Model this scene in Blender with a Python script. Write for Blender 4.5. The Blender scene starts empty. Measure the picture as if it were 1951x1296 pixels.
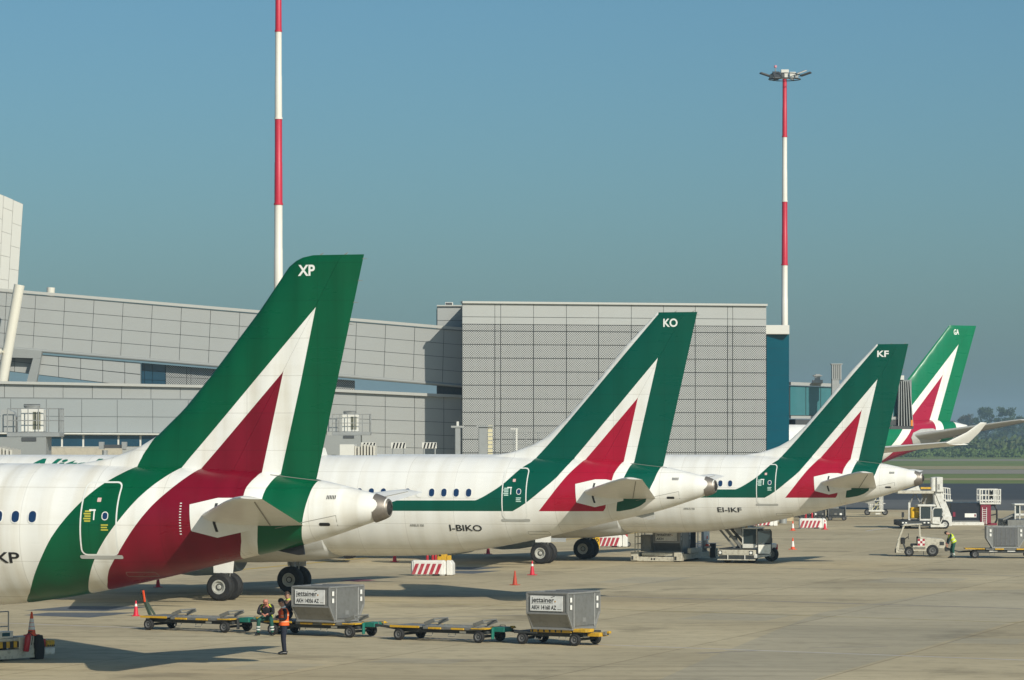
import bpy, bmesh, math, random
from mathutils import Vector, Matrix
random.seed(7)
R = math.radians
scene = bpy.context.scene
# ---------------------------------------------------------------- camera
H_EYE = 6.8
cam_d = bpy.data.cameras.new('camera'); cam = bpy.data.objects.new('camera', cam_d)
scene.collection.objects.link(cam); scene.camera = cam
cam.location = (0, 0, H_EYE); cam.rotation_euler = (R(90), 0, 0)
cam_d.sensor_width = 36; cam_d.lens = 6500 / 1951 * 36; cam_d.shift_y = (833 - 648) / 1951
cam_d.clip_start = 1; cam_d.clip_end = 20000
# ---------------------------------------------------------------- sky, sun, exposure
SUN_AZ = Vector((1.8, -2.9)).normalized(); SUN_EL = R(29.5)
world = bpy.data.worlds.new('World'); scene.world = world; world.use_nodes = True
nt = world.node_tree; nt.nodes.clear()
sky = nt.nodes.new('ShaderNodeTexSky'); sky.sky_type = 'NISHITA'; sky.sun_disc = False
sky.sun_elevation = SUN_EL; sky.sun_rotation = math.atan2(SUN_AZ.x, SUN_AZ.y)
sky.altitude = 0; sky.air_density = 1.0; sky.dust_density = 1.7; sky.ozone_density = 7.5
tint = nt.nodes.new('ShaderNodeMix'); tint.data_type = 'RGBA'; tint.blend_type = 'MULTIPLY'
tint.inputs[0].default_value = 1.0; tint.inputs[7].default_value = (0.89, 1.07, 0.95, 1)
bg = nt.nodes.new('ShaderNodeBackground'); bg.inputs[1].default_value = 0.085
wo = nt.nodes.new('ShaderNodeOutputWorld')
nt.links.new(sky.outputs[0], tint.inputs[6]); nt.links.new(tint.outputs[2], bg.inputs[0]); nt.links.new(bg.outputs[0], wo.inputs[0])
sun_d = bpy.data.lights.new('sun', 'SUN'); sun_d.energy = 4.4; sun_d.angle = R(0.5); sun_d.color = (1.0, 0.935, 0.80)
sun = bpy.data.objects.new('sun', sun_d); scene.collection.objects.link(sun)
to_sun = Vector((SUN_AZ.x * math.cos(SUN_EL), SUN_AZ.y * math.cos(SUN_EL), math.sin(SUN_EL)))
sun.rotation_euler = to_sun.to_track_quat('Z', 'Y').to_euler(); sun.location = (30, -40, 60)
vs = scene.view_settings; vs.view_transform = 'Standard'; vs.look = 'None'; vs.exposure = 0.0; vs.gamma = 1.0; vs.use_curve_mapping = False
scene.render.engine = 'CYCLES'

# ---------------------------------------------------------------- helpers
COL = scene.collection
FPX = 6500.0
def W(px, py, Y):                       # real-world point seen at a spot of the photograph, at distance Y
    return Vector(((px - 975.5) * Y / FPX, Y, H_EYE - (py - 833) * Y / FPX))
def G(px, py):                          # the same for a point on the ground
    Y = FPX * H_EYE / (py - 833); return Vector(((px - 975.5) * Y / FPX, Y, 0))
def tag(o, label=None, cat=None, group=None, kind=None):
    if label: o['label'] = label
    if cat: o['category'] = cat
    if group: o['group'] = group
    if kind: o['kind'] = kind
    return o
def empty(name, loc, rz=0, label=None, cat=None, group=None):
    o = bpy.data.objects.new(name, None); o.empty_display_size = 0.3
    COL.objects.link(o); o.location = loc; o.rotation_euler = (0, 0, rz)
    return tag(o, label, cat, group)
def copy_tree(o, parent=None):
    c = o.copy(); COL.objects.link(c); c.parent = parent
    for ch in list(o.children): copy_tree(ch, c)
    return c

_m = {}
def MAT(name, col, rough=0.55, metal=0.0, dirt=0.0, dcol=(0.05, 0.04, 0.03), dscale=1.5, emit=0, spec=0.5, vary=0.06, coat=0.0, bump=0.0):
    if name in _m: return _m[name]
    m = bpy.data.materials.new(name); m.use_nodes = True; n = m.node_tree; b = n.nodes['Principled BSDF']
    b.inputs['Roughness'].default_value = rough; b.inputs['Metallic'].default_value = metal
    b.inputs['Specular IOR Level'].default_value = spec; b.inputs['Coat Weight'].default_value = coat
    tc = n.nodes.new('ShaderNodeTexCoord')
    nz = n.nodes.new('ShaderNodeTexNoise'); nz.inputs['Scale'].default_value = dscale; nz.inputs['Detail'].default_value = 6; nz.inputs['Roughness'].default_value = 0.65
    n.links.new(tc.outputs['Object'], nz.inputs['Vector'])
    hv = n.nodes.new('ShaderNodeMix'); hv.data_type = 'RGBA'
    hv.inputs[6].default_value = tuple(c * (1 - vary) for c in col) + (1,); hv.inputs[7].default_value = tuple(min(1, c * (1 + vary)) for c in col) + (1,)
    n.links.new(nz.outputs[0], hv.inputs[0]); out = hv.outputs[2]
    if dirt > 0:
        n2 = n.nodes.new('ShaderNodeTexNoise'); n2.inputs['Scale'].default_value = dscale * 2.3; n2.inputs['Detail'].default_value = 8; n2.inputs['Roughness'].default_value = 0.7
        mp = n.nodes.new('ShaderNodeMapping'); mp.inputs['Location'].default_value = (3.1, 7.7, 1.3)
        n.links.new(tc.outputs['Object'], mp.inputs[0]); n.links.new(mp.outputs[0], n2.inputs['Vector'])
        mr = n.nodes.new('ShaderNodeMapRange'); mr.inputs[1].default_value = 0.48; mr.inputs[2].default_value = 0.72; mr.inputs[4].default_value = dirt
        n.links.new(n2.outputs[0], mr.inputs[0])
        dm = n.nodes.new('ShaderNodeMix'); dm.data_type = 'RGBA'; dm.inputs[7].default_value = dcol + (1,)
        n.links.new(mr.outputs[0], dm.inputs[0]); n.links.new(out, dm.inputs[6]); out = dm.outputs[2]
    n.links.new(out, b.inputs['Base Color'])
    if bump > 0:
        bp = n.nodes.new('ShaderNodeBump'); bp.inputs['Strength'].default_value = bump; bp.inputs['Distance'].default_value = 0.02
        n.links.new(nz.outputs[0], bp.inputs['Height']); n.links.new(bp.outputs[0], b.inputs['Normal'])
    _m[name] = m; return m

class MB:
    def __init__(s): s.v = []; s.f = []
    def add(s, vs, fs):
        o = len(s.v); s.v += [tuple(v) for v in vs]; s.f += [tuple(i + o for i in f) for f in fs]; return s
    def box(s, x0, x1, y0, y1, z0, z1, M=None):
        vs = [Vector((x, y, z)) for z in (z0, z1) for y in (y0, y1) for x in (x0, x1)]
        if M: vs = [M @ v for v in vs]
        return s.add(vs, [(0, 2, 3, 1), (4, 5, 7, 6), (0, 1, 5, 4), (2, 6, 7, 3), (0, 4, 6, 2), (1, 3, 7, 5)])
    def hexa(s, p):                      # eight corners, bottom four then top four, each counter-clockwise
        return s.add(p, [(3, 2, 1, 0), (4, 5, 6, 7), (0, 1, 5, 4), (1, 2, 6, 5), (2, 3, 7, 6), (3, 0, 4, 7)])
    def cyl(s, a, b, r0, r1=None, n=12, cap=True):
        a = Vector(a); b = Vector(b); r1 = r0 if r1 is None else r1
        d = (b - a).normalized(); u = d.orthogonal().normalized(); w = d.cross(u)
        vs = [a + (u * math.cos(t) + w * math.sin(t)) * r0 for t in [2 * math.pi * i / n for i in range(n)]]
        vs += [b + (u * math.cos(t) + w * math.sin(t)) * r1 for t in [2 * math.pi * i / n for i in range(n)]]
        fs = [(i, (i + 1) % n, n + (i + 1) % n, n + i) for i in range(n)]
        if cap: fs += [tuple(range(n - 1, -1, -1)), tuple(range(n, 2 * n))]
        return s.add(vs, fs)
    def tube(s, pts, r, n=8):
        for a, b in zip(pts[:-1], pts[1:]): s.cyl(a, b, r, n=n)
        return s
    def beam(s, a, b, w, h):             # square beam between two points
        a = Vector(a); b = Vector(b); d = (b - a).normalized()
        up = Vector((0, 0, 1)) if abs(d.z) < 0.95 else Vector((0, 1, 0))
        u = d.cross(up).normalized() * w / 2; k = u.cross(d).normalized() * h / 2
        return s.hexa([a - u - k, a + u - k, b + u - k, b - u - k, a - u + k, a + u + k, b + u + k, b - u + k])
    def prism(s, poly, axis, a, b):      # 2-D outline pushed along an axis
        def P(p, t): return {'x': (t, p[0], p[1]), 'y': (p[0], t, p[1]), 'z': (p[0], p[1], t)}[axis]
        n = len(poly); vs = [P(p, a) for p in poly] + [P(p, b) for p in poly]
        return s.add(vs, [tuple(range(n - 1, -1, -1)), tuple(range(n, 2 * n))] + [(i, (i + 1) % n, n + (i + 1) % n, n + i) for i in range(n)])
    def lathe(s, prof, c, axis='z', n=20, caps=True):   # prof: (along, radius)
        c = Vector(c); vs = []
        for t, r in prof:
            for i in range(n):
                q = 2 * math.pi * i / n; p, q2 = r * math.cos(q), r * math.sin(q)
                vs.append(c + Vector({'z': (p, q2, t), 'y': (p, t, q2), 'x': (t, p, q2)}[axis]))
        fs = [(k * n + i, k * n + (i + 1) % n, (k + 1) * n + (i + 1) % n, (k + 1) * n + i) for k in range(len(prof) - 1) for i in range(n)]
        if caps: fs += [tuple(range(n)), tuple(range((len(prof) - 1) * n, len(prof) * n))]
        return s.add(vs, fs)
    def build(s, name, mat, parent=None, smooth=False, bevel=0.0, seg=1):
        me = bpy.data.meshes.new(name); me.from_pydata(s.v, [], s.f); me.update()
        bm = bmesh.new(); bm.from_mesh(me); bmesh.ops.recalc_face_normals(bm, faces=bm.faces)
        if bevel > 0:
            es = [e for e in bm.edges if len(e.link_faces) == 2 and e.calc_face_angle(0) > 0.5]
            bmesh.ops.bevel(bm, geom=es, offset=bevel, segments=seg, affect='EDGES', clamp_overlap=True)
        bm.to_mesh(me); bm.free()
        if smooth:
            for p in me.polygons: p.use_smooth = True
            me.set_sharp_from_angle(angle=R(38))
        me.materials.append(mat)
        o = bpy.data.objects.new(name, me); COL.objects.link(o)
        if parent: o.parent = parent
        return o

def text_mesh(body, size, bold=0.0, shear=0.0, spacing=1.0):
    c = bpy.data.curves.new('lettering', 'FONT'); c.body = body; c.size = size; c.offset = bold; c.shear = shear; c.space_character = spacing
    o = bpy.data.objects.new('lettering', c); COL.objects.link(o)
    bpy.context.view_layer.update()
    me = bpy.data.meshes.new_from_object(o.evaluated_get(bpy.context.evaluated_depsgraph_get()))
    bpy.data.objects.remove(o); bpy.data.curves.remove(c)
    return me
def lettering(name, body, size, mat, parent, fn, bold=0.0, width=None, shear=0.0, slices=0, spacing=1.0):
    """fn maps (u, v) of the flat text to a local 3-D point; width fits the text to a given length"""
    me = text_mesh(body, size, bold, shear, spacing)
    bm = bmesh.new(); bm.from_mesh(me)
    if slices:
        for k in range(-4, 12):
            bmesh.ops.bisect_plane(bm, geom=bm.verts[:] + bm.edges[:] + bm.faces[:], plane_co=(0, k * slices, 0), plane_no=(0, 1, 0))
    xs = [v.co.x for v in bm.verts]; x0, x1 = min(xs), max(xs); k = 1.0 if width is None else width / (x1 - x0)
    for v in bm.verts: v.co = Vector(fn((v.co.x - x0) * k, v.co.y))
    bm.to_mesh(me); bm.free(); me.materials.clear(); me.materials.append(mat); me.name = name
    o = bpy.data.objects.new(name, me); COL.objects.link(o); o.parent = parent
    return o
def wheel(parent, c, r, w, side=-1, tyre=None, rimm=None, rr=0.55, n=24, name='wheel', flat=False):
    """wheel across the local y axis; the tyre carries its rim as a sub-part"""
    b = w * 0.22
    t = MB().lathe([(-w / 2, r * rr), (-w / 2, r - b), (-w / 2 + b * 0.6, r - b * 0.25), (-w / 2 + b * 1.3, r), (w / 2 - b * 1.3, r), (w / 2 - b * 0.6, r - b * 0.25), (w / 2, r - b), (w / 2, r * rr)], c, 'y', n, False).build(name, tyre or MAT('rubber', (0.012, 0.012, 0.013), 0.8, dirt=0.3, dcol=(0.06, 0.055, 0.045)), parent, True)
    s = side; k = w / 2
    MB().lathe([(s * k * 0.95, 0.001), (s * k * 0.92, r * rr * 0.25), (s * k * 0.7, r * rr * 0.3), (s * k * 0.7, r * rr * 0.5), (s * k * 0.6, r * rr * 0.52), (s * k * 0.62, r * rr * 0.75), (s * k * 1.0, r * rr * 0.82), (s * k * 1.03, r * rr * 1.02), (s * k * 0.9, r * rr * 1.03)], c, 'y', n, False).build('rim', rimm or MAT('rim_grey', (0.16, 0.16, 0.16), 0.5, 0.2, dirt=0.5), parent if flat else t, True)
    MB().lathe([(s * k * 0.71, r * rr * 0.34), (s * k * 0.72, r * rr * 0.36), (s * k * 0.72, r * rr * 0.47), (s * k * 0.71, r * rr * 0.48)], c, 'y', n, False).build('hub_ring', MAT('hub_dark', (0.03, 0.03, 0.03), 0.7), parent if flat else t, True)  # dark annulus set into the hub
    return t
# ================================================================ THE SETTING
TH = R(18.7)
FW = Vector((-math.cos(TH), math.sin(TH), 0)); LT = Vector((-math.sin(TH), -math.cos(TH), 0))   # nose and port directions of the parked jets
def sheet(name, pts, mat, z, kind='structure'):
    me = bpy.data.meshes.new(name); me.from_pydata([(p[0], p[1], z) for p in pts], [], [tuple(range(len(pts)))]); me.materials.append(mat)
    bm = bmesh.new(); bm.from_mesh(me); bm.faces.ensure_lookup_table()
    if bm.faces[0].normal.z < 0: bmesh.ops.reverse_faces(bm, faces=bm.faces)
    bm.to_mesh(me); bm.free()
    o = bpy.data.objects.new(name, me); COL.objects.link(o); tag(o, kind=kind); return o
def ground_mat(name, c1, c2, c3, s1, s2, rough=0.9, joints=None, bump=0.3, stains=0.0, stretch=1.0):
    m = bpy.data.materials.new(name); m.use_nodes = True; n = m.node_tree; b = n.nodes['Principled BSDF']; b.inputs['Roughness'].default_value = rough
    b.inputs['Specular IOR Level'].default_value = 0.25
    tc = n.nodes.new('ShaderNodeTexCoord'); mp = n.nodes.new('ShaderNodeMapping'); mp.inputs['Rotation'].default_value = (0, 0, TH)
    mp.inputs['Scale'].default_value = (1, stretch, 1)
    n.links.new(tc.outputs['Object'], mp.inputs[0])
    def noise(sc, det, off):
        k = n.nodes.new('ShaderNodeTexNoise'); k.inputs['Scale'].default_value = sc; k.inputs['Detail'].default_value = det; k.inputs['Roughness'].default_value = 0.62
        q = n.nodes.new('ShaderNodeVectorMath'); q.inputs[1].default_value = (off, off * 1.7, 0); n.links.new(mp.outputs[0], q.inputs[0]); n.links.new(q.outputs[0], k.inputs['Vector']); return k
    def rng(src, a, bb, lo=0.0, hi=1.0):
        r = n.nodes.new('ShaderNodeMapRange'); r.inputs[1].default_value = a; r.inputs[2].default_value = bb; r.inputs[3].default_value = lo; r.inputs[4].default_value = hi
        n.links.new(src, r.inputs[0]); return r.outputs[0]
    def mix(fac, a, bcol, mode='MIX'):
        x = n.nodes.new('ShaderNodeMix'); x.data_type = 'RGBA'; x.blend_type = mode
        if isinstance(fac, float): x.inputs[0].default_value = fac
        else: n.links.new(fac, x.inputs[0])
        if isinstance(a, tuple): x.inputs[6].default_value = a + (1,)
        else: n.links.new(a, x.inputs[6])
        if isinstance(bcol, tuple): x.inputs[7].default_value = bcol + (1,)
        else: n.links.new(bcol, x.inputs[7])
        return x.outputs[2]
    big = noise(s1, 5, 0); fine = noise(s2, 8, 31)
    col = mix(rng(big.outputs[0], 0.35, 0.65), c1, c2)
    col = mix(rng(fine.outputs[0], 0.5, 0.8, 0, 0.75), col, c3)
    if stains > 0:
        st = noise(0.16, 9, 77); col = mix(rng(st.outputs[0], 0.56, 0.70, 0, stains), col, tuple(c * 0.42 for c in c1))
        s2n = noise(1.1, 6, 140); col = mix(rng(s2n.outputs[0], 0.64, 0.74, 0, stains * 0.7), col, tuple(c * 0.55 for c in c1))
        sm = n.nodes.new('ShaderNodeMapping'); sm.inputs['Scale'].default_value = (0.035, 0.9, 1); sm.inputs['Rotation'].default_value = (0, 0, 0.25); n.links.new(tc.outputs['Object'], sm.inputs[0])
        sn = n.nodes.new('ShaderNodeTexNoise'); sn.inputs['Scale'].default_value = 1.0; sn.inputs['Detail'].default_value = 7; sn.inputs['Roughness'].default_value = 0.6; n.links.new(sm.outputs[0], sn.inputs['Vector'])
        col = mix(rng(sn.outputs[0], 0.52, 0.75, 0, stains * 0.75), col, tuple(c * 0.5 for c in c1))
    if joints:
        br = n.nodes.new('ShaderNodeTexBrick'); br.offset = 0; br.inputs['Scale'].default_value = 1; br.inputs['Brick Width'].default_value = joints; br.inputs['Row Height'].default_value = joints
        br.inputs['Mortar Size'].default_value = 0.035; br.inputs['Mortar Smooth'].default_value = 0.2
        br.inputs['Color1'].default_value = (1, 1, 1, 1); br.inputs['Color2'].default_value = (0.82, 0.83, 0.85, 1); br.inputs['Mortar'].default_value = (0.50, 0.48, 0.45, 1)
        n.links.new(mp.outputs[0], br.inputs['Vector']); col = mix(0.8, col, br.outputs[0], 'MULTIPLY')
    n.links.new(col, b.inputs['Base Color'])
    bp = n.nodes.new('ShaderNodeBump'); bp.inputs['Strength'].default_value = bump; bp.inputs['Distance'].default_value = 0.03
    n.links.new(fine.outputs[0], bp.inputs['Height']); n.links.new(bp.outputs[0], b.inputs['Normal'])
    return m
m_grass = ground_mat('mown_grass', (0.12, 0.165, 0.035), (0.17, 0.20, 0.05), (0.24, 0.22, 0.08), 0.02, 0.15)
m_dry = ground_mat('dry_verge', (0.34, 0.27, 0.13), (0.30, 0.26, 0.15), (0.20, 0.20, 0.08), 0.02, 0.2)
m_dirt = ground_mat('old_runway', (0.27, 0.24, 0.19), (0.24, 0.215, 0.17), (0.20, 0.19, 0.13), 0.02, 0.2)
m_asph = ground_mat('asphalt', (0.045, 0.050, 0.055), (0.06, 0.063, 0.066), (0.04, 0.042, 0.045), 0.03, 0.4)
m_asph2 = ground_mat('worn_asphalt', (0.115, 0.115, 0.11), (0.14, 0.138, 0.13), (0.09, 0.09, 0.088), 0.04, 0.3)
m_conc = ground_mat('apron_concrete', (0.43, 0.355, 0.222), (0.57, 0.478, 0.305), (0.29, 0.24, 0.153), 0.06, 1.3, joints=7.5, stains=0.75)
BIG = 5200
sheet('ground', [(-BIG, -BIG), (BIG, -BIG), (BIG, BIG), (-BIG, BIG)], m_grass, -0.10)
def strip(name, y0, y1, m, z): return sheet(name, [(-900, y0), (1200, y0), (1200, y1), (-900, y1)], m, z)
strip('far_runway', 990, 1060, m_dirt, -0.08)
strip('dry_grass_verge', 735, 810, m_dry, -0.08)
strip('old_runway', 640, 725, m_dirt, -0.08)
strip('gravel_strip', 545, 572, m_dry, -0.08)
strip('taxiway', 372, 504, m_asph, -0.05)
strip('taxiway_shoulder', 300, 372, m_asph2, -0.03)
sheet('apron', [(-400, -300), (400, -300), (400, 300), (260, 304), (80, 312), (46, 316), (0, 332), (-400, 332)], m_conc, 0.0)
m_conc2 = ground_mat('apron_concrete_grey', (0.40, 0.345, 0.235), (0.49, 0.425, 0.295), (0.29, 0.25, 0.175), 0.06, 1.3, joints=7.5, stains=0.7)
sheet('apron_bay', [G(*p) for p in ((1180, 1330), (1480, 1330), (1553, 1294), (1915, 1189), (2100, 1150), (2100, 1118), (1800, 1128), (1560, 1168), (1330, 1262))], m_conc2, 0.002)
for (px, py, w, d) in ((420, 1275, 2.2, 3.0), (1290, 1180, 3.4, 5), (870, 1190, 1.6, 2.4), (1640, 1110, 4, 6), (1130, 1110, 3, 7), (700, 1262, 2.6, 2.2), (1800, 1225, 2.4, 3)):
    c = G(px, py); sheet('repair_patch', [c, c + FW * -w, c + FW * -w - LT * d, c - LT * d], m_conc2, 0.0015)
# painted lines, a painted diamond and slate patches, thin sheets just above the concrete
p_white = MAT('paint_white', (0.56, 0.53, 0.52), 0.8, dirt=0.8, dcol=(0.42, 0.36, 0.28), dscale=2.5)
p_yel = MAT('paint_yellow', (0.55, 0.36, 0.03), 0.8, dirt=0.75, dcol=(0.40, 0.33, 0.2), dscale=2.0)
p_yel_old = MAT('paint_yellow_worn', (0.30, 0.24, 0.07), 0.8, dirt=0.9, dcol=(0.30, 0.26, 0.18), dscale=1.5)
p_dark = MAT('patch_slate', (0.085, 0.10, 0.115), 0.8, dirt=0.5, dcol=(0.2, 0.18, 0.15), dscale=1.2)
p_red = MAT('paint_red', (0.26, 0.05, 0.07), 0.8, dirt=0.7, dcol=(0.3, 0.22, 0.17), dscale=1.5)
def line(name, a, b, w, mat, z=0.004):
    a = Vector(a); b = Vector(b); d = (b - a).normalized(); p = Vector((-d.y, d.x, 0)) * w / 2
    return sheet(name, [a - p, b - p, b + p, a + p], mat, z)
a, b = G(0, 1187), G(1951, 1258); d = (b - a)
line('painted_line', a - d * 0.6, b + d * 0.8, 0.15, p_white)
a, b = G(1130, 1160), G(1951, 1187); d = (b - a)
line('painted_line', a - d * 1.1, b + d * 1.5, 0.16, p_yel_old)
q = Vector((-6.6, 196.5, 0)); line('painted_line', q + LT * 25, q - LT * 75, 0.30, p_yel, 0.008)
q2 = G(1560, 1004); line('painted_line', G(1840, 985), G(1650, 1012), 0.2, p_white)
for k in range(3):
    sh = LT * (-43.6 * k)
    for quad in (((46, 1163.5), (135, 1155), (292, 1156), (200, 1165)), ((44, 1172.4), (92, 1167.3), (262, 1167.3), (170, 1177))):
        sheet('ground_patch', [G(*p) + sh for p in quad], p_dark, 0.004)  # pair of slate-coloured quads, repeated at the stand spacing
for c in (G(682, 1106),):
    sheet('ground_patch', [c + Vector((-0.9, -0.2, 0)), c + Vector((0.1, -1.6, 0)), c + Vector((0.9, 0.2, 0)), c + Vector((-0.1, 1.6, 0))], p_red, 0.004)
# rubber streaks and tyre tracks on the stand area
p_track = MAT('tyre_streak', (0.27, 0.235, 0.18), 0.85, dirt=0.9, dcol=(0.40, 0.345, 0.25), dscale=0.9)
for (x0, y0, x1, y1, w) in ((1050, 1133, 1951, 1160, .5), (1480, 1082, 1951, 1098, .35), (1330, 1245, 1440, 1240, .35), (1540, 1235, 1690, 1232, .22), (700, 1180, 1000, 1172, .3)):
    line('tyre_streak', G(x0, y0), G(x1, y1), w, p_track, 0.003)

# ================================================================ TERMINAL
m_panel = MAT('cladding_panel', (0.335, 0.345, 0.335), 0.45, 0.0, vary=0.05, dscale=0.35, dirt=0.25, dcol=(0.32, 0.32, 0.30))
m_panel2 = MAT('smooth_cladding', (0.30, 0.325, 0.33), 0.4, 0.0, vary=0.04, dscale=0.3)
m_white = MAT('white_cladding', (0.62, 0.61, 0.56), 0.5, vary=0.03, dscale=0.4)
m_joint = MAT('joint_shadow_gap', (0.10, 0.105, 0.105), 0.8)
m_roof = MAT('roof_flashing', (0.42, 0.42, 0.39), 0.5, vary=0.04)
m_trim = MAT('grey_trim', (0.30, 0.31, 0.30), 0.45, 0.2)
m_glass_teal = MAT('teal_glass', (0.0, 0.062, 0.092), 0.12, 0.0, spec=0.25, vary=0.3, dscale=0.25)
m_glass_blue = MAT('dark_glass', (0.012, 0.05, 0.085), 0.07, 0.0, spec=0.9, vary=0.4, dscale=0.4)
m_steel = MAT('galvanised_steel', (0.33, 0.34, 0.335), 0.45, 0.3, dirt=0.3, dcol=(0.2, 0.19, 0.17))
m_dkgrey = MAT('dark_grey_metal', (0.07, 0.075, 0.08), 0.5, 0.2, dirt=0.3, dcol=(0.15, 0.14, 0.12))
def perf_mat():
    m = bpy.data.materials.new('perforated_metal'); m.use_nodes = True; n = m.node_tree; b = n.nodes['Principled BSDF']
    b.inputs['Roughness'].default_value = 0.5; b.inputs['Metallic'].default_value = 0.15
    tc = n.nodes.new('ShaderNodeTexCoord'); sp = n.nodes.new('ShaderNodeSeparateXYZ'); n.links.new(tc.outputs['Object'], sp.inputs[0])
    def M(op, a, b_):
        k = n.nodes.new('ShaderNodeMath'); k.operation = op
        for i, v in enumerate((a, b_)):
            if v is None: continue
            if isinstance(v, (int, float)): k.inputs[i].default_value = v
            else: n.links.new(v, k.inputs[i])
        return k.outputs[0]
    p = 0.175
    a = M('SINE', M('MULTIPLY', M('ADD', sp.outputs[0], sp.outputs[2]), math.pi / p), None)
    c = M('SINE', M('MULTIPLY', M('SUBTRACT', sp.outputs[0], sp.outputs[2]), math.pi / p), None)
    hole = M('GREATER_THAN', M('ABSOLUTE', M('MULTIPLY', a, c), None), 0.36)
    nz = n.nodes.new('ShaderNodeTexNoise'); nz.inputs['Scale'].default_value = 0.3; nz.inputs['Detail'].default_value = 4; n.links.new(tc.outputs['Object'], nz.inputs['Vector'])
    mx = n.nodes.new('ShaderNodeMix'); mx.data_type = 'RGBA'; mx.inputs[6].default_value = (0.36, 0.36, 0.345, 1); mx.inputs[7].default_value = (0.43, 0.43, 0.415, 1); n.links.new(nz.outputs[0], mx.inputs[0])
    m2 = n.nodes.new('ShaderNodeMix'); m2.data_type = 'RGBA'; m2.inputs[7].default_value = (0.055, 0.066, 0.07, 1)
    n.links.new(hole, m2.inputs[0]); n.links.new(mx.outputs[2], m2.inputs[6]); n.links.new(m2.outputs[2], b.inputs['Base Color'])
    return m
m_perf = perf_mat()

def lerp(a, b, t): return a + (b - a) * t
def panel_wall(parent, TL, TR, BL, BR, cols, rows, mat, gap=0.034, thick=0.10, name='panel', back=True, depth=0.6, backmat=None):
    """cladding on a quad that faces the camera: each panel is a piece of its own over a dark backing"""
    n = (TR - TL).cross(BL - TL).normalized()
    if n.y > 0: n = -n
    def P(u, v): return lerp(lerp(TL, TR, u), lerp(BL, BR, u), v)
    w = (TR - TL).length; h = (BL - TL).length
    if back:
        dv = Vector((min(0.0, (TL.x + TR.x) / 2 * depth / TL.y * 1.6), depth, 0)); MB().hexa([BL + dv, BR + dv, BR - n * 0.02, BL - n * 0.02, TL + dv, TR + dv, TR - n * 0.02, TL - n * 0.02]).build('backing', backmat or m_joint, parent)
    gu, gv = gap / 2 / w, gap / 2 / h
    for u0, u1 in zip(cols[:-1], cols[1:]):
        for v0, v1 in zip(rows[:-1], rows[1:]):
            j = random.uniform(-0.006, 0.006)
            a, b_, c, d = P(u0 + gu, v1 - gv), P(u1 - gu, v1 - gv), P(u1 - gu, v0 + gv), P(u0 + gu, v0 + gv)
            t = n * (thick + j)
            MB().hexa([a, b_, b_ + t, a + t, d, c, c + t, d + t]).build(name, mat, parent)
def cols_px(x0, x1, marks): return [0.0] + [(m - x0) / (x1 - x0) for m in marks if x0 + 4 < m < x1 - 4] + [1.0]

# the sloping gallery
YR = 263.0
gal = empty('sloping_gallery', (W(0, 600, YR).x, YR, 0), 0, 'long sloping grey panelled gallery running down to the perforated block', 'building')
def place(parent):                                   # children keep world coordinates
    parent.rotation_euler = (0, 0, 0)
    for c in parent.children: c.location = -parent.location
x0, x1 = -103.8, 881.0
def gt(x): return 552.5 + 0.0845 * x
def gb(x): return 660.0 + 0.0835 * x
panel_wall(gal, W(x0 + 6, gt(x0) + 4, YR), W(x1 + 3, gt(x1) + 4, YR), W(x0, gb(x0), YR), W(x1, gb(x1), YR), cols_px(x0, x1, [63 + 55.7 * k for k in range(-2, 16)]), [0, 0.26, 0.51, 0.755, 1], m_panel, depth=5.5)
MB().beam(W(x0, gt(x0), YR) + Vector((0, 0.1, 0)), W(x1, gt(x1), YR) + Vector((0, 0.1, 0)), 0.7, 0.22).build('roof_edge', m_roof, gal)
MB().cyl(W(x0, gb(x0) + 2, YR - 0.05), W(x1, gb(x1) + 2, YR - 0.05), 0.15, n=12).build('bottom_rail', m_trim, gal, True)
place(gal)
# lower ramp behind it
low = empty('lower_ramp', (W(140, 700, YR).x, YR, 0), 0, 'lower inclined ramp with pale panels seen under the gallery', 'building')
panel_wall(low, W(-60, gb(-60) + 9, YR + .3), W(268, gb(268) + 9, YR + .3), W(-60, 698, YR + .3), W(268, 738, YR + .3), cols_px(-60, 268, [-14, 28, 70, 112, 154, 196, 238]), [0, 0.48, 1], m_panel, gap=0.04)
place(low)
scr = empty('screened_stairwell', (W(480, 710, 264).x, 264, 0), 0, 'perforated screen wall with dark blue window below the gallery', 'building')
panel_wall(scr, W(316, gb(316) + 9, 264), W(676, gb(676) + 9, 264), W(316, 741, 264), W(676, 745, 264), cols_px(316, 676, [356, 364, 408, 470, 532, 594, 640]), [0, 0.5, 1], m_perf)
panel_wall(scr, W(270, gb(270) + 9, 264), W(316, gb(316) + 9, 264), W(270, 741, 264), W(316, 741, 264), [0, 0.12, 0.45, 1], [0, 0.3, 0.65, 1], m_glass_blue, name='window')
place(scr)
fr = empty('support_frame', (W(50, 700, 262).x, 262, 0), 0, 'grey slanted steel portal frame carrying the gallery', 'frame')
def quadprism(parent, name, pts, Y, d, mat):
    vs = [W(x, y, Y) for x, y in pts]; MB().add(vs + [v + Vector((0, d, 0)) for v in vs], [tuple(range(len(vs))), tuple(range(2 * len(vs) - 1, len(vs) - 1, -1))] + [(i, i + len(vs), (i + 1) % len(vs) + len(vs), (i + 1) % len(vs)) for i in range(len(vs))]).build(name, mat, parent)
quadprism(fr, 'crossbeam', [(14, 664), (80, 669), (77, 683), (12, 681)], 262.2, 0.7, m_trim)
quadprism(fr, 'leg', [(63, 682.5), (77, 683.5), (68, 734), (49, 734)], 262.2, 0.7, m_trim)
quadprism(fr, 'leg', [(4, 681), (18, 682), (14, 734), (-2, 734)], 262.2, 0.7, m_trim)
place(fr)

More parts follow.
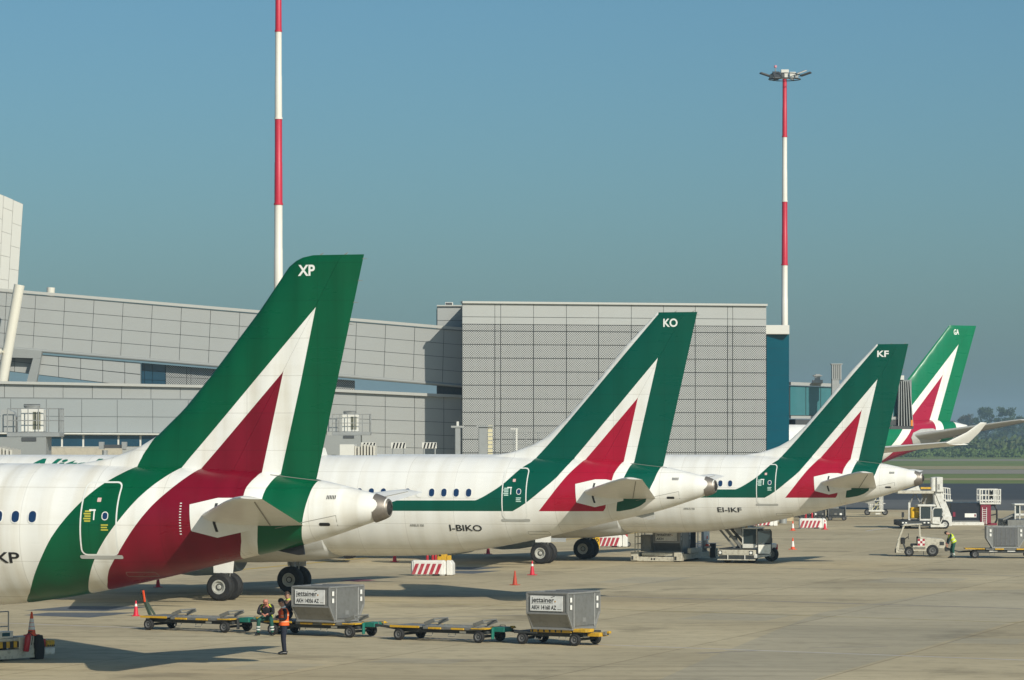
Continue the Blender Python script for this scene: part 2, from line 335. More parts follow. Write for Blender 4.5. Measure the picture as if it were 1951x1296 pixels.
# lower terminal wall on the left: cornice row, big smooth panels, strip window
term = empty('terminal_wing', (W(250, 860, 254.6).x, 254.6, 0), 0, 'low grey terminal wing with a strip of dark blue windows', 'building')
YT = 254.6
panel_wall(term, W(-80, 729, YT + 2), W(606, 742, YT + 2), W(-80, 757, YT + 2), W(606, 763, YT + 2), cols_px(-80, 606, [8.8 + 55.8 * k for k in range(-2, 12)]), [0, 1], m_panel, depth=6)
MB().beam(W(-80, 727.5, YT + 2), W(606, 740.5, YT + 2), 0.8, 0.2).build('roof_edge', m_roof, term)
MB().beam(W(-80, 758.5, YT + 1.8), W(606, 764.5, YT + 1.8), 0.35, 0.10).build('drip_edge', m_trim, term)
panel_wall(term, W(-80, 759, YT + 1), W(606, 764, YT + 1), W(-80, 823, YT + 1), W(606, 827, YT + 1), cols_px(-80, 606, [156 + 67.6 * k for k in range(-4, 7)]), [0, 0.52, 1], m_panel2, gap=0.03, depth=6)
MB().beam(W(-80, 825, YT + 0.7), W(606, 829, YT + 0.7), 0.5, 0.10).build('window_head', m_white, term)
panel_wall(term, W(-80, 826.5, YT + 1), W(606, 830.5, YT + 1), W(-80, 852, YT + 1), W(606, 853, YT + 1), cols_px(-80, 606, [-45, 36, 118.5, 159, 226, 268, 335, 400, 470, 540]), [0, 1], m_glass_blue, gap=0.16, thick=0.04, name='window', depth=6, backmat=m_white)
wl = MB(); a, b, c, d = W(-80, 852.5, YT), W(606, 853.5, YT), W(606, 1022, YT), W(-80, 1022, YT)
wl.hexa([d, c, c + Vector((0, 6, 0)), d + Vector((0, 6, 0)), a, b, b + Vector((0, 6, 0)), a + Vector((0, 6, 0))]).build('plinth_wall', MAT('beige_wall', (0.42, 0.38, 0.30), 0.7, dirt=0.3), term)
place(term)
wallr = empty('panelled_wall', (W(740, 860, YR).x, YR, 0), 0, 'grey panelled wall beside the perforated block, half in its shadow', 'wall')
panel_wall(wallr, W(606, 744, YR), W(881, 757, YR), W(606, 1020, YR), W(881, 1020, YR), cols_px(606, 881, [622.6, 678.4, 734, 790, 845.6]), [0, 0.092, 0.1865, 0.281, 0.377, 0.47, 0.6, 0.8, 1], m_panel, depth=3)
MB().beam(W(606, 742.5, YR), W(881, 755.5, YR), 0.8, 0.22).build('roof_edge', m_roof, wallr)
place(wallr)
# little block on the roof beside the box
blk = empty('roof_block', (W(856, 600, 264).x, 264, 0), 0, 'small grey roof block with a louvred vent next to the perforated block', 'building')
panel_wall(blk, W(833, 584, 264.0), W(881, 584, 264.0), W(833, 640, 264.0), W(881, 640, 264.0), [0, 1], [0, 0.48, 1], m_panel, depth=8)
MB().beam(W(832.5, 582.8, 264.0), W(881, 582.8, 264.0), 0.6, 0.1).build('roof_edge', m_roof, blk)
a = W(848, 576, 264.2); b = W(863, 582, 264.2)
MB().box(a.x, b.x, 264.2, 265.2, b.z, a.z).build('vent_housing', m_white, blk, bevel=0.02)
for k in range(4): MB().box(a.x + .06, b.x - .06, 264.16, 264.21, b.z + .03 + k * .05, b.z + .055 + k * .05).build('louvre', m_dkgrey, blk)
a = W(832, 735, 263.6); b = W(881, 756, 263.6)
MB().box(a.x, b.x, 263.6, 266, b.z, a.z).build('dark_recess', m_dkgrey, blk)
place(blk)
# perforated box building
box = empty('perforated_block', (W(1170, 866, 260).x, 260, 0), 0, 'tall grey block faced with perforated metal screen panels', 'building')
Yl, Yr_ = 258.2, 263.7
def B(px, py): return W(px, py, lerp(Yl, Yr_, (px - 880) / 580.0))
def Bq(l, r, t, b_):            # heights are read at the left edge so rows stay level
    zt = H_EYE - (t - 833) * Yl / FPX; zb = H_EYE - (b_ - 833) * Yl / FPX
    q = []
    for px in (l, r):
        for z in (zt, zb): p = B(px, 833); q.append(Vector((p.x, p.y, z)))
    return q[0], q[2], q[1], q[3]
marks = [941, 952, 1013.7, 1075.7, 1136.8, 1199, 1260.5, 1321.7, 1384, 1394]
panel_wall(box, *Bq(880, 1459.5, 577.5, 617.6), cols_px(880, 1459.5, marks), [0, 0.655, 1], m_panel, gap=0.035, thick=0.12, depth=14)
rows = [617.6, 630.5, 656.3, 682.3, 708.2, 734, 760, 785.8, 811.6, 837.2, 863, 889, 920, 955, 1023]
panel_wall(box, *Bq(880, 1459.5, 617.6, 1023), cols_px(880, 1459.5, marks), [(r - 617.6) / (1023 - 617.6) for r in rows], m_perf, gap=0.055, thick=0.1, depth=14, name='screen_panel')
q = Bq(879.4, 1460, 576.2, 576.2)
MB().beam(q[0], q[1], 0.7, 0.16).build('roof_edge', m_roof, box)
place(box)
teal = empty('glass_tower', (W(1480, 862, 266).x, 266, 0), 0, 'narrow teal glass stair tower with white cap beside the perforated block', 'building')
panel_wall(teal, W(1460, 637, 264.6), W(1503, 637.5, 265.3), W(1460, 936, 264.6), W(1503, 936, 265.3), [0, 1], [0, 0.09, 0.175, 0.262, 0.35, 0.435, 0.522, 0.61, 0.695, 0.782, 0.87, 1], m_glass_teal, gap=0.012, thick=0.05, name='pane', depth=8, backmat=m_glass_blue)
for px in (1466, 1492): MB().cyl((W(px, 900, 269).x, 269, 0), (W(px, 900, 269).x, 269, 2.7), 0.3, n=14).build('column', m_steel, teal, True)
a = W(1458.5, 619.5, 264.3); b = W(1504, 637, 264.3)
MB().box(a.x, b.x, 264.3, 273.5, b.z, a.z).build('cap', m_white, teal, bevel=0.03)
place(teal)
# white tilted volume and struts at the far left
tw = empty('tilted_white_volume', (W(10, 560, 280).x, 280, 0), 0, 'white tilted clad volume rising above the gallery', 'building')
def slab(parent, name, pts, Y, d, mat):
    vs = [W(x, y, Y) for x, y in pts]; n = len(vs)
    MB().add(vs + [v + Vector((-d * 0.35, d, 0)) for v in vs], [tuple(range(n)), tuple(range(2 * n - 1, n - 1, -1))] + [(i, i + n, (i + 1) % n + n, (i + 1) % n) for i in range(n)]).build(name, mat, parent)
slab(tw, 'core', [(-160, 300), (44, 389), (30, 600), (-160, 600)], 280.1, 12, m_joint)
xs = [44 - 17 * k for k in range(0, 12)]
for i in range(11):
    for j in range(5):
        def TP(u, v):
            top = (44 - 204 * u, 389 - 89 * u); bot = (30 - 190 * u, 600); return (top[0] + (bot[0] - top[0]) * v, top[1] + (bot[1] - top[1]) * v)
        e = 0.0012; u0, u1 = i / 11 + e, (i + 1) / 11 - e; v0, v1 = j / 5 + (i % 2) * 0.1, (j + 1) / 5 + (i % 2) * 0.1
        v0, v1 = max(0, v0) + e, min(1, v1) - e
        if i % 2 and j == 0: slab(tw, 'panel', [TP(u0, 0), TP(u1, 0), TP(u1, 0.1 - e), TP(u0, 0.1 - e)], 279.9, 0.15, m_white)
        slab(tw, 'panel', [TP(u0, v0), TP(u1, v0), TP(u1, v1), TP(u0, v1)], 279.9, 0.15, m_white)
place(tw)
m_strut = MAT('white_strut', (0.66, 0.63, 0.54), 0.4)
st = tag(MB().cyl(W(37, 543, 259), W(-26, 900, 259), 0.40, n=24).build('strut', m_strut, None, True), 'thick white leaning tubular strut in front of the gallery', 'strut')
st = tag(MB().cyl(W(97, 548, 266.3), W(94, 600, 266.3), 0.32, n=20).build('vent_pipe', m_strut, None, True), 'short white pipe stub on the gallery roof', 'pipe')
st = tag(MB().cyl(W(-40, 690, 258.6), W(4, 668, 258.6), 0.2, n=16).build('strut', m_strut, None, True), 'thin white tube meeting the leaning strut', 'strut')

# ================================================================ jet bridges and roof plant
def railing(parent, pts, h, posts, mid=True):
    """steel guard rail along a polyline of local points; each post and rail is a part"""
    for a, b in zip(pts[:-1], pts[1:]):
        a = Vector(a); b = Vector(b); n = max(1, round((b - a).length / posts))
        for k in range(n + 1):
            p = a.lerp(b, k / n); MB().cyl(p, p + Vector((0, 0, h)), 0.028, n=6).build('post', m_steel, parent)
        for zz in ([h, h * 0.5] if mid else [h]):
            MB().cyl(a + Vector((0, 0, zz)), b + Vector((0, 0, zz)), 0.024, n=6).build('rail', m_steel, parent)
def plant_platform(px, py, Y, w, label, flip=1):
    o = W(px, py, Y); t = empty('plant_platform', (o.x, o.y, 0), 0, label, 'platform', 'air-conditioning platforms on the jet bridges'); z = o.z
    MB().box(0, w, -0.9, 0.9, z - 0.22, z).build('deck', m_steel, t, bevel=0.02)
    railing(t, [(0.03, -0.85, z), (w - 0.03, -0.85, z), (w - 0.03, 0.85, z)], 1.15, 0.5)
    u = MB().box(0.62, 1.72, -0.5, 0.5, z + 0.02, z + 1.13).build('cooling_unit', MAT('white_appliance', (0.66, 0.65, 0.6), 0.4, dirt=0.15), t, bevel=0.03)
    for k in range(2):
        for j in range(2): MB().box(1.22 + j * 0.2, 1.38 + j * 0.2, -0.53, -0.49, z + 0.15 + k * 0.45, z + 0.55 + k * 0.45).build('grille', MAT('olive_grille', (0.17, 0.17, 0.12), 0.6), u)
    MB().lathe([(z + 1.12, 0.36), (z + 1.30, 0.42), (z + 1.32, 0.40), (z + 1.33, 0.05)], (1.1, 0, 0), 'z', 20).build('fan_cowl', m_steel, u, True)
    MB().lathe([(z + 1.335, 0.02), (z + 1.34, 0.40), (z + 1.37, 0.40), (z + 1.375, 0.02)], (1.1, 0, 0), 'z', 20).build('fan', m_dkgrey, u, True)
    MB().prism([(-0.35, z + 0.02), (0.35, z + 0.02), (0.35, z + 0.75), (0.25, z + 1.0), (0.0, z + 1.1), (-0.35, z + 1.1)], 'y', -0.4, 0.4).build('duct', m_panel, t)
    MB().box(-0.6, w * 0.75, -1.0, 1.0, z - 1.5, z - 0.23).build('bridge_roof', m_trim, t)
    for xx in (0.1, w * 0.5): MB().cyl((xx, -0.6, 0), (xx, -0.6, z - 1.4), 0.16, n=12).build('column', m_steel, t, True)
    MB().box(0.75, 1.45, -1.05, -0.98, z - 0.42, z - 0.24).build('lamp_box', m_dkgrey, t)
    return t
plant_platform(18, 824, 166, 2.55, 'railed platform with white cooling unit in front of the strip windows')
plant_platform(634, 823, 224, 2.5, 'railed platform with white cooling unit in front of the panelled wall')
# bits of jet bridge showing just above the second jet's back
def fold_canopy(px, py, Y, w, h, label):
    o = W(px, py, Y); t = empty('bridge_canopy', (o.x, o.y, 0), 0, label, 'canopy', 'folding jet bridge canopies')
    for k in range(7):
        s = k / 6
        MB().box(s * w, s * w + w / 9, -1.4 - 0.12 * (k % 2), 1.4, o.z - h, o.z - 0.1 * s * h - (0.0 if k > 1 else 0.15)).build('fold', MAT('canvas', (0.52, 0.50, 0.44), 0.8), t)
    MB().box(-0.8, -0.02, -1.5, 1.5, 0.4, o.z - 0.05).build('cab_wall', m_white, t); return t
fold_canopy(678, 845, 186, 1.0, 1.3, 'white ribbed jet bridge canopy above the green tailed jet I-BIKO')
fold_canopy(-14, 848, 158, 1.0, 2.2, 'ribbed canvas jet bridge canopy under the cooling platform')
m_bk = MAT('black_paint', (0.014, 0.014, 0.015), 0.5)
for i, px in enumerate((690, 747, 806)):
    o = W(px, 854, 215); t = empty('striped_marker_board', (o.x, o.y, 0), 0, 'small black and white slanted striped board ' + ('next to the ribbed canopy', 'between two others on the bridge roof', 'in the shadow beside the perforated block')[i], 'marker board', 'striped boards on the bridge roof')
    MB().box(-0.06, 0.86, 0.0, 0.05, o.z - 0.02, o.z + 0.36).build('board', m_white, t)
    for k in range(4):
        x = 0.02 + k * 0.21; MB().prism([(x, o.z + 0.0), (x + 0.1, o.z), (x + 0.19, o.z + 0.34), (x + 0.09, o.z + 0.34)], 'y', -0.02, -0.004).build('stripe', m_bk, t)
    for xx in (0.05, 0.75): MB().cyl((xx, 0.08, 0), (xx, 0.08, o.z), 0.05, n=8).build('post', m_steel, t)
a = W(686, 853, 214)
for nm, px0, px1, py0, py1, Y, lab in (('bridge_mast', 867, 870.5, 815, 1010, 222, 'slim grey post with short cross arm before the wall corner'), ('bridge_tower', 912, 929, 814, 1010, 222, 'grey and cream jet bridge lift column before the perforated screen')):
    a = W(px0, py0, Y); b = W(px1, py1, Y); t = empty(nm, (a.x, Y, 0), 0, lab, 'post'); w = b.x - a.x
    MB().box(0, w if nm == 'bridge_tower' else 0.35, -0.3, 0.3, 0, a.z).build('column', m_steel, t, bevel=0.03)
    if nm == 'bridge_mast':
        MB().box(-0.25, 0.6, -0.35, 0.35, a.z, a.z + 0.12).build('head', m_panel, t); MB().box(0.1, 0.25, -0.1, 0.1, a.z + 0.12, a.z + 0.4).build('lamp', m_white, t)
        MB().box(-0.4, 0.75, -0.4, 0.4, 5.4, 5.62).build('foot', m_panel, t)
    else:
        for k in range(9): MB().box(w + 0.03, w + 0.32, -0.32, 0.2, 5.3 + k * 0.26, 5.5 + k * 0.26).build('cream_slat', MAT('cream_paint', (0.62, 0.56, 0.36), 0.6), t)
        MB().box(-0.15, w + 0.4, -0.4, 0.4, a.z, a.z + 0.1).build('head', m_steel, t)
# walkway rail over the roof, before the screen
a = W(955, 857, 221); t = empty('walkway_railing', (a.x, a.y, 0), 0, 'thin walkway railing with grey box before the perforated screen', 'railing')
railing(t, [(0, 0, 5.6), (3.2, 0, 5.6)], 1.5, 0.8)
MB().box(1.8, 4.2, 0.3, 1.0, 0, 6.35).build('cabinet', m_steel, t); MB().box(0.95, 1.05, -0.1, 0.0, 5.6, 7.3).build('pole', m_white, t); MB().box(0.6, 1.1, -0.1, 0.0, 7.3, 7.36).build('arm', m_white, t)
# strip with handles on the second jet's bridge, left
a = W(188, 858, 172); t = empty('bridge_service_rail', (a.x, a.y, 0), 0, 'dark rail and grey beam of a jet bridge below the strip windows', 'beam')
MB().box(0.1, 1.25, 0, 0.25, a.z + 0.1, a.z + 0.28).build('dark_rail', m_dkgrey, t); MB().box(1.2, 3.2, -0.05, 0.3, a.z - 0.15, a.z + 0.16).build('beam', m_panel, t)
for x in (0.1, 1.25): MB().box(x - .08, x + .16, -.1, .3, a.z + .05, a.z + .42).build('bracket', m_steel, t)
for x in (0.3, 2.8): MB().cyl((x, .12, 0), (x, .12, a.z), .14, n=10).build('column', m_steel, t)

# glazed jet bridge of the far stand
jb = empty('glazed_jet_bridge', (W(1600, 800, 272).x, 272, 0), 0, 'glass walled jet bridge with steel lift tower right of the teal tower', 'jet bridge')
YJ = 272
panel_wall(jb, W(1504.5, 735, YJ), W(1712, 743, YJ + 6), W(1504.5, 792, YJ), W(1712, 794, YJ + 6), cols_px(1504.5, 1712, [1534, 1562, 1587, 1614, 1641, 1668, 1692]), [0, 1], MAT('pale_teal_glass', (0.05, 0.17, 0.19), 0.1, spec=0.8, vary=0.3, dscale=0.3), gap=0.06, thick=0.05, name='pane', depth=2.8)
for nm, ya, yb, hh in (('top_rail', 731, 739, 0.25), ('bottom_rail', 795, 797, 0.22)):
    MB().beam(W(1504, ya, YJ - .1), W(1713, yb, YJ + 5.9), 0.4, hh).build(nm, m_panel, jb)
MB().beam(W(1504, 804, YJ + 0.6), W(1713, 806, YJ + 6.6), 1.6, 0.42).build('floor_beam', m_dkgrey, jb)
a = W(1584, 695, YJ - 1.2); b = W(1598, 1000, YJ - 1.2)
MB().box(a.x, b.x, YJ - 1.6, YJ - 0.9, 7.4, a.z - 1.1).build('lift_column', m_steel, jb, bevel=0.03)
for k in range(5): MB().box(a.x + 0.02 + k * 0.16, a.x + 0.12 + k * 0.16, YJ - 1.65, YJ - 0.85, a.z - 1.2, a.z).build('tower_slat', m_panel, jb)
MB().box(a.x - 0.05, a.x + 0.85, YJ - 1.7, YJ - 0.8, a.z, a.z + 0.08).build('tower_cap', m_panel, jb)
MB().box(a.x + 0.1, a.x + 0.7, YJ - 1.5, YJ - 1.0, a.z - 1.2, a.z - 0.02).build('tower_core', m_dkgrey, jb)
a = W(1548, 713, YJ + 1); b = W(1567, 727, YJ + 1)
MB().box(a.x, b.x, YJ + .6, YJ + 1.4, b.z - .15, b.z + .12).box(a.x + .2, b.x - .2, YJ + .7, YJ + 1.3, b.z + .1, a.z).box(a.x + .05, b.x - .05, YJ + .65, YJ + 1.35, a.z - .18, a.z - .08).build('roof_unit', m_steel, jb, bevel=0.02)
a = W(1709, 724, 278); b = W(1736, 812, 278)
for k in range(6):
    s = k / 5; MB().beam((a.x + s * (b.x - a.x - 0.1) * 0.8 + 0.1, 277.4, a.z - 0.1), (a.x + s * (b.x - a.x) + 0.05, 277.4, b.z), 0.07, 0.5).build('canopy_fold', m_steel if k % 2 else m_panel, jb)
MB().box(a.x, b.x, 277.7, 280.5, b.z, a.z).build('cab', MAT('cab_grey', (0.2, 0.22, 0.22), 0.5), jb); MB().box(a.x - .6, b.x + .1, 277.2, 280.6, b.z - .25, b.z).build('cab_floor', m_dkgrey, jb)
MB().box(a.x - .05, a.x + .5, 277.3, 278.0, a.z, a.z + .35).build('cab_hood', m_white, jb)
MB().box(b.x - .12, b.x + .03, 277.1, 277.3, b.z, b.z + .5).build('warning_flag', MAT('safety_orange', (0.75, 0.22, 0.02), 0.6), jb)
MB().box(W(1481, 806, YJ).x, W(1504, 806, YJ).x, YJ + .2, YJ + 2.4, W(1481, 808, YJ).z, W(1481, 800, YJ).z).build('floor_stub', m_dkgrey, jb)
MB().cyl((W(1482, 806, YJ + 3.5).x, YJ + 3.5, 0), (W(1482, 806, YJ + 3.5).x, YJ + 3.5, 8), 0.4, n=14).build('support_leg', m_steel, jb, True)
for k, (x0, x1) in enumerate(((-0.9, -0.75), (-0.5, -0.4))): MB().box(a.x + x0, a.x + x1, 277.3, 277.6, b.z - .1, b.z + 1.5).build('ladder_rail', m_steel, jb)
place(jb)

# ================================================================ floodlight masts
m_mr = MAT('mast_red', (0.50, 0.018, 0.045), 0.45, vary=0.08); m_mw = MAT('mast_white', (0.70, 0.67, 0.60), 0.45, vary=0.05)
def mast(px, Y, label, head):
    k = Y / 277.0; x = (px - 975.5) * Y / FPX
    t = empty('floodlight_mast', (x, Y, 0), 0, label, 'light mast', 'red and white floodlight masts')
    zs = [0, 5.1, 10.35, 15.5, 20.75, 25.9, 31.15, 36.0]
    for i in range(7):
        r0 = 0.35 - 0.005 * zs[i]; r1 = 0.35 - 0.005 * zs[i + 1]
        seg = MB().lathe([(zs[i], r0 * 1.16), (zs[i] + 0.1, r0 * 1.16), (zs[i] + 0.11, r0), ((zs[i] + zs[i + 1]) / 2 - .03, (r0 + r1) / 2), ((zs[i] + zs[i + 1]) / 2, (r0 + r1) / 2 * 0.95), (zs[i + 1] - 0.03, r1), (zs[i + 1] - 0.029, r1 * 0.97), (zs[i + 1], r1 * 0.97)], (0, 0, 0), 'z', 16).build('mast_section', m_mr if i % 2 == 0 else m_mw, t, True)
    z = 36.0
    ring = MB()
    for q in range(16):
        a0, a1 = 2 * math.pi * q / 16, 2 * math.pi * (q + 1) / 16
        for rr, zz in ((1.15, z + 0.25), (1.3, z - 0.15)): ring.cyl((rr * math.cos(a0), rr * math.sin(a0), zz), (rr * math.cos(a1), rr * math.sin(a1), zz), 0.035, n=6)
    for q in range(8): ring.cyl((0, 0, z), (1.3 * math.cos(q * math.pi / 4), 1.3 * math.sin(q * math.pi / 4), z - 0.15), 0.03, n=6)
    ring.build('ring', m_dkgrey, t)
    MB().box(-0.32, 0.32, -0.3, 0.3, z - 0.1, z + 0.62).build('hub', m_white, t, bevel=0.03); MB().box(0.36, 0.86, -0.55, -0.2, z - 0.1, z + 0.4).build('control_box', m_white, t, bevel=0.03)
    for (ax, ay, az, tilt, yaw) in ((1.25, -0.5, 0.35, 0.35, 20), (1.75, 0.3, 0.3, 0.3, -15), (-1.55, 0.2, 0.25, -0.3, 10), (0.9, 1.0, 0.3, 0.2, 60), (-0.7, -0.9, 0.1, 0.7, 100), (-0.8, 0.9, 0.2, .5, -70)):
        Mx = Matrix.Translation((ax, ay, z + az)) @ Matrix.Rotation(R(yaw), 4, 'Z') @ Matrix.Rotation(-tilt, 4, 'Y')
        MB().box(-0.45, 0.45, -0.3, 0.3, -0.05, 0.06, Mx).build('floodlight', m_dkgrey if ax != 1.25 else m_steel, t, bevel=0.02)
        MB().beam((ax * 0.55, ay * 0.55, z), (ax * .9, ay * .9, z + az - 0.05), 0.05, 0.05).build('arm', m_steel, t)
    for q in range(5):
        aa = 0.9 + q * 1.2; MB().box(-0.13, 0.13, -0.13, 0.13, -0.16, 0.16, Matrix.Translation((1.1 * math.cos(aa), 1.1 * math.sin(aa), z + 0.05))).build('ballast_box', (m_panel, m_dkgrey)[q % 2], t, bevel=0.02)
    MB().cyl((-0.75, 0, z), (-0.75, 0, z + 0.82), 0.045, n=6).build('beacon_pole', m_steel, t); MB().lathe([(z + 0.8, 0.11), (z + 0.86, 0.12), (z + 0.96, 0.11), (z + 1.0, 0.05)], (-0.75, 0, 0), 'z', 12).build('beacon', MAT('beacon_red', (0.6, 0.25, 0.3), 0.4), t, True)
    MB().cyl((0, 0, 0), (0, 0, 0.3), 0.75, n=20).build('footing', m_conc, t)
    return t
mast(530.5, 205, 'tall red and white banded mast rising behind the XP tail fin', False)
mast(1495, 277, 'red and white banded mast topped by floodlights behind the teal tower', True)
# ================================================================ AIRLINERS
# all outlines are in metres: s = distance ahead of the tail cone's end, z = height above the ground
BOT = [(0, 4.54), (.35, 4.42), (1.92, 3.9), (2.9, 3.64), (4.36, 3.32), (7.17, 2.66), (9.35, 2.22), (11.3, 1.93), (12.6, 1.83), (14, 1.79), (16, 1.78)]
TOP = [(0, 5.06), (.35, 5.18), (2.2, 5.6), (4, 5.82), (6, 5.95), (8, 6.0), (10, 6.02), (14, 6.03), (16, 6.03)]
WID = [(0, .27), (.35, .42), (2.2, .82), (4, 1.14), (6, 1.45), (8, 1.69), (10, 1.85), (12, 1.95), (14, 1.975), (16, 1.975)]
def cat_ip(t, s):
    """smooth interpolation through a table"""
    if s <= t[0][0]: return t[0][1]
    if s >= t[-1][0]: return t[-1][1]
    for i in range(len(t) - 1):
        if t[i][0] <= s <= t[i + 1][0]: break
    x0, y0 = t[i]; x1, y1 = t[i + 1]; h = x1 - x0
    def sl(k):
        if k <= 0: return (t[1][1] - t[0][1]) / (t[1][0] - t[0][0])
        if k >= len(t) - 1: return 0.0
        return (t[k + 1][1] - t[k - 1][1]) / (t[k + 1][0] - t[k - 1][0])
    m0, m1 = sl(i) * h, sl(i + 1) * h; u = (s - x0) / h
    return (2 * u**3 - 3 * u**2 + 1) * y0 + (u**3 - 2 * u**2 + u) * m0 + (-2 * u**3 + 3 * u**2) * y1 + (u**3 - u**2) * m1

class Hull:
    def __init__(h, length, k=1.0, bot=BOT, top=TOP, wid=WID):
        h.len = length; h.bot, h.top, h.wid = bot, top, wid; h.k = k
        h.end = bot[-1][0]
    def at(h, s):
        b, t, w = cat_ip(h.bot, s), cat_ip(h.top, s), cat_ip(h.wid, s)
        n = h.len - s                       # distance from the nose
        NL = 5.2 * h.k
        if n < NL:
            u = max(0.0, n / NL); g = math.sqrt(max(0, 1 - (1 - u) ** 2)); c0 = (b + t) / 2 - 0.45 * h.k * (1 - u) ** 1.3
            return c0 - (t - b) / 2 * g * 0.98, c0 + (t - b) / 2 * g ** 1.15 , max(0.01, w * g)
        return b, t, w
    def y(h, s, z, off=0.0):
        b, t, w = h.at(s); c, r = (b + t) / 2, (t - b) / 2; u = max(-1, min(1, (z - c) / r)); return w * math.sqrt(max(0.0, 1 - u * u)) + off
    def arc(h, s, z0, v, off=0.012, side=1):          # point v metres up the skin from height z0
        b, t, w = h.at(s); c, r = (b + t) / 2, (t - b) / 2
        p0 = math.asin(max(-1, min(1, (z0 - c) / r))); p = p0 + v / ((r + w) / 2)
        return Vector((s, side * (w + off) * math.cos(p), c + (r + off) * math.sin(p)))

def fcurve(n, src, pts, lo, hi, olo, ohi):
    """float-curve node through (input, output) points"""
    mr = n.nodes.new('ShaderNodeMapRange'); mr.inputs[1].default_value = lo; mr.inputs[2].default_value = hi; n.links.new(src, mr.inputs[0])
    fc = n.nodes.new('ShaderNodeFloatCurve'); c = fc.mapping.curves[0]
    pts = sorted(pts); P = [((a - lo) / (hi - lo), (b - olo) / (ohi - olo)) for a, b in pts]
    P = [(max(0, min(1, a)), max(0, min(1, b))) for a, b in P]
    if P[0][0] > 0: P = [(0, P[0][1])] + P
    if P[-1][0] < 1: P = P + [(1, P[-1][1])]
    c.points[0].location = P[0]; c.points[1].location = P[-1]
    for p in P[1:-1]: c.points.new(*p)
    for p in c.points: p.handle_type = 'VECTOR'
    fc.mapping.update(); n.links.new(mr.outputs[0], fc.inputs[1])
    m2 = n.nodes.new('ShaderNodeMapRange'); m2.inputs[3].default_value = olo; m2.inputs[4].default_value = ohi; n.links.new(fc.outputs[0], m2.inputs[0])
    return m2.outputs[0]
def dens(pts, n=4):                                  # Catmull-Rom through measured points, as a list sorted by height
    out = []
    for i in range(len(pts) - 1):
        p0 = pts[max(0, i - 1)]; p1 = pts[i]; p2 = pts[i + 1]; p3 = pts[min(len(pts) - 1, i + 2)]
        for k in range(n):
            t = k / n
            out.append(tuple(0.5 * ((2 * p1[j]) + (-p0[j] + p2[j]) * t + (2 * p0[j] - 5 * p1[j] + 4 * p2[j] - p3[j]) * t * t + (-p0[j] + 3 * p1[j] - 3 * p2[j] + p3[j]) * t**3) for j in (0, 1)))
    return out + [pts[-1]]
def zs_(pts): return [(z, s) for s, z in pts]
GREEN = (0.0, 0.080, 0.050); RED = (0.36, 0.006, 0.028); WHITE = (0.80, 0.79, 0.75)
